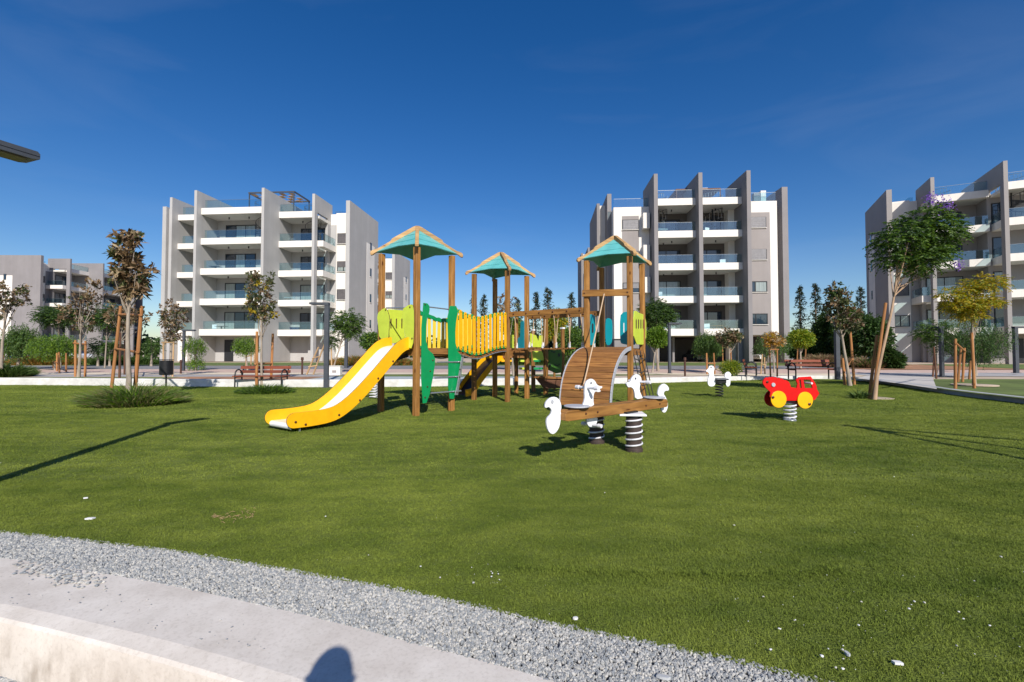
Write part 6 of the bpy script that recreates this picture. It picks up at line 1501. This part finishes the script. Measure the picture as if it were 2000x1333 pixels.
pr = person((-.175, -.125, -.285), 0)
pr.rotation_euler = (0, 0, math.pi)

# ------------------------------------------------------------------ tripod of stakes out of the frame whose shadow crosses the turf on the right
tip = P(1662, 833); kk = 2.6/math.tan(SUN_EL); ap3 = tip+V((math.sin(SUN_AZ)*kk, -math.cos(SUN_AZ)*kk, 2.6))
tri = empty('stake_tripod', (ap3.x, ap3.y, 0), 0, 'three long stakes lashed together whose thin shadows cross the turf at the right', 'tree stakes')
for q, sc_ in (((2000, 861), 1.75), ((2000, 878), 1.95), ((2000, 897), 1.75)):
    e = P(*q); b = tip+(e-tip)*sc_; b.z = 0; MB().tube([b, b.lerp(ap3, .5), b.lerp(ap3, 1.03)], [.055, .05, .046], 9).build('stake', M['stake'], tri, (ap3.x, ap3.y, 0))
MB().tube([ap3-V((0, 0, .42)), ap3-V((0, 0, .05))], [.13, .07], 10).build('lashing', M['ropedark'], tri, (ap3.x, ap3.y, 0))
c = P(1905, 789); kk = 1.0/math.tan(SUN_EL); b = c+V((math.sin(SUN_AZ)*kk, -math.cos(SUN_AZ)*kk, 0))
st = MB().tube([b, b+V((0, 0, 1.0))], .035, 9).build('marker_stake', M['stake'], None, tuple(b)); st.location = b; tag(st, 'short lone stake beyond the right edge by the kerb', 'stake')
# litter on the turf
for (x, y, l_, a_, lb_) in ((167, 973, .05, .2, 'small white scrap lying on the left turf, the farther one'), (176, 1013, .09, .5, 'pale splinter lying on the left turf, the nearer one'), (1124, 1208, .035, .1, 'pale stone chip at the turf edge near the bottom middle'), (1753, 1295, .055, -.5, 'flat grey stone chip lying on the near right turf'), (1655, 1277, .04, 1.4, 'dark upright stone sliver on the near right turf'), (1296, 1323, .075, -.2, 'flat dark slate chip on the gravel at the bottom')):
    p = P(x, y, .012); mb = MB(); n_ = 6; pts = [p+V((math.cos(t)*l_*(.36+.12*math.sin(t*3)), math.sin(t)*l_*.17*(1+.5*math.cos(t*2+l_*90)), 0)) for t in [i*math.tau/n_ for i in range(n_)]]
    pts = [p+Matrix.Rotation(a_, 3, 'Z') @ (q-p) for q in pts]; mb.plate(pts, V((0, 0, .010)))
    o = mb.build('stone_flake', M['stonew'] if 'dark' not in lb_ else M['stone'], None, tuple(p)); o.location = p; tag(o, lb_, 'debris')
mb = MB()
for _ in range(46):
    x = random.uniform(415, 500); y = 1012-(x-415)*.12+random.gauss(0, 5); p = P(x, y, .015); a_ = random.uniform(0, 3.1); d_ = V((math.cos(a_), math.sin(a_), .1))*random.uniform(.008, .02); mb.tube([p-d_, p+V((0, 0, .006)), p+d_], .0016, 4)
tag(mb.build('dry_clippings', M['stake_pale']), 'small heap of pale dry clippings on the left turf', 'clippings', kind='stuff')
# furniture on the balconies
def bworld(loc, ang, mir, x, y, z):
    if mir: x = -x
    c_, s_ = math.cos(-ang), math.sin(-ang); return V((loc[0]+x*c_-y*s_, loc[1]+x*s_+y*c_, loc[2]+z))
def chair(label, loc, rz, mat):
    t = empty('balcony_chair', loc, rz, label, 'chair', 'chairs on the balconies'); MB().bx(-.25, .25, -.25, .25, .40, .44).build('seat', mat, t); MB().box((0, .25, .68), (.5, .04, .5)).build('backrest', mat, t)
    for a in (-1, 1):
        for b_ in (-1, 1): MB().bx(a*.22-.02, a*.22+.02, b_*.22-.02, b_*.22+.02, 0, .4).build('leg', mat, t)
def table(label, loc, mat):
    t = empty('balcony_table', loc, 0, label, 'table', 'tables on the balconies'); MB().bx(-.5, .5, -.35, .35, .70, .74).build('table_top', mat, t); MB().bx(-.05, .05, -.05, .05, .02, .70).build('leg', mat, t); MB().bx(-.25, .25, -.25, .25, 0, .02).build('base', mat, t)
L1, A1_, = (-25.09, 45.2, .44), R(4.5); L2_, A2_ = (13.35, 42.4, .29), R(4.0)
FL = -.395
for (L_, A_, x, y, k, what, m_, lb_) in (
    (L1, A1_, -6.2, 1.6, 0, 'c', M['whitepanel'], 'white chair on the lowest long balcony of the light grey block'), (L1, A1_, -5.3, 1.7, 0, 't', M['lamp'], 'dark table on the lowest long balcony of the light grey block'),
    (L1, A1_, 1.9, 3.2, 0, 'b', M['carblue'], 'blue box on the lowest short balcony of the light grey block'), (L1, A1_, 1.2, 3.3, 1, 't', M['whitepanel'], 'white table on the second short balcony of the light grey block'),
    (L1, A1_, -6.0, 1.6, 2, 't', M['lamp'], 'dark table on the third long balcony of the light grey block'), (L1, A1_, -6.1, 1.7, 3, 'c', M['lamp'], 'dark chair on the fourth long balcony of the light grey block'), (L1, A1_, 1.3, 3.3, 3, 'c', M['lamp'], 'dark chair on the fourth short balcony of the light grey block'),
    (L2_, A2_, 5.3, 1.6, 0, 'c', M['whitepanel'], 'white chair left of the table on the lowest right balcony of the taupe block'), (L2_, A2_, 6.2, 1.7, 0, 't', M['stake'], 'wooden table on the lowest right balcony of the taupe block'), (L2_, A2_, 7.4, 1.6, 0, 'c', M['lamp'], 'dark chair on the lowest right balcony of the taupe block'),
    (L2_, A2_, 1.2, 1.7, 0, 'c', M['whitepanel'], 'white chair on the lowest left balcony of the taupe block'), (L2_, A2_, .8, 1.6, 1, 'c', M['whitepanel'], 'pale chair on the second left balcony of the taupe block'), (L2_, A2_, 6.9, 1.7, 2, 'c', M['whitepanel'], 'white chair on the third right balcony of the taupe block'), (L2_, A2_, 1.1, 1.7, 3, 't', M['whitepanel'], 'white table on the top left balcony of the taupe block'), (L2_, A2_, 5.6, 1.7, 3, 'c', M['whitepanel'], 'white chair on the top right balcony of the taupe block')):
    p = bworld(L_, A_, False, x, y, LV[k]+FL)
    if what == 'c': chair(lb_, p, random.uniform(-.6, .6), m_)
    elif what == 't': table(lb_, p, m_)
    else:
        o = MB().bx(-.5, .5, -.3, .3, 0, .62).bx(-.53, .53, -.33, .33, .62, .68).build('storage_box', m_, None, bevel=.02); o.location = p; tag(o, lb_, 'box')
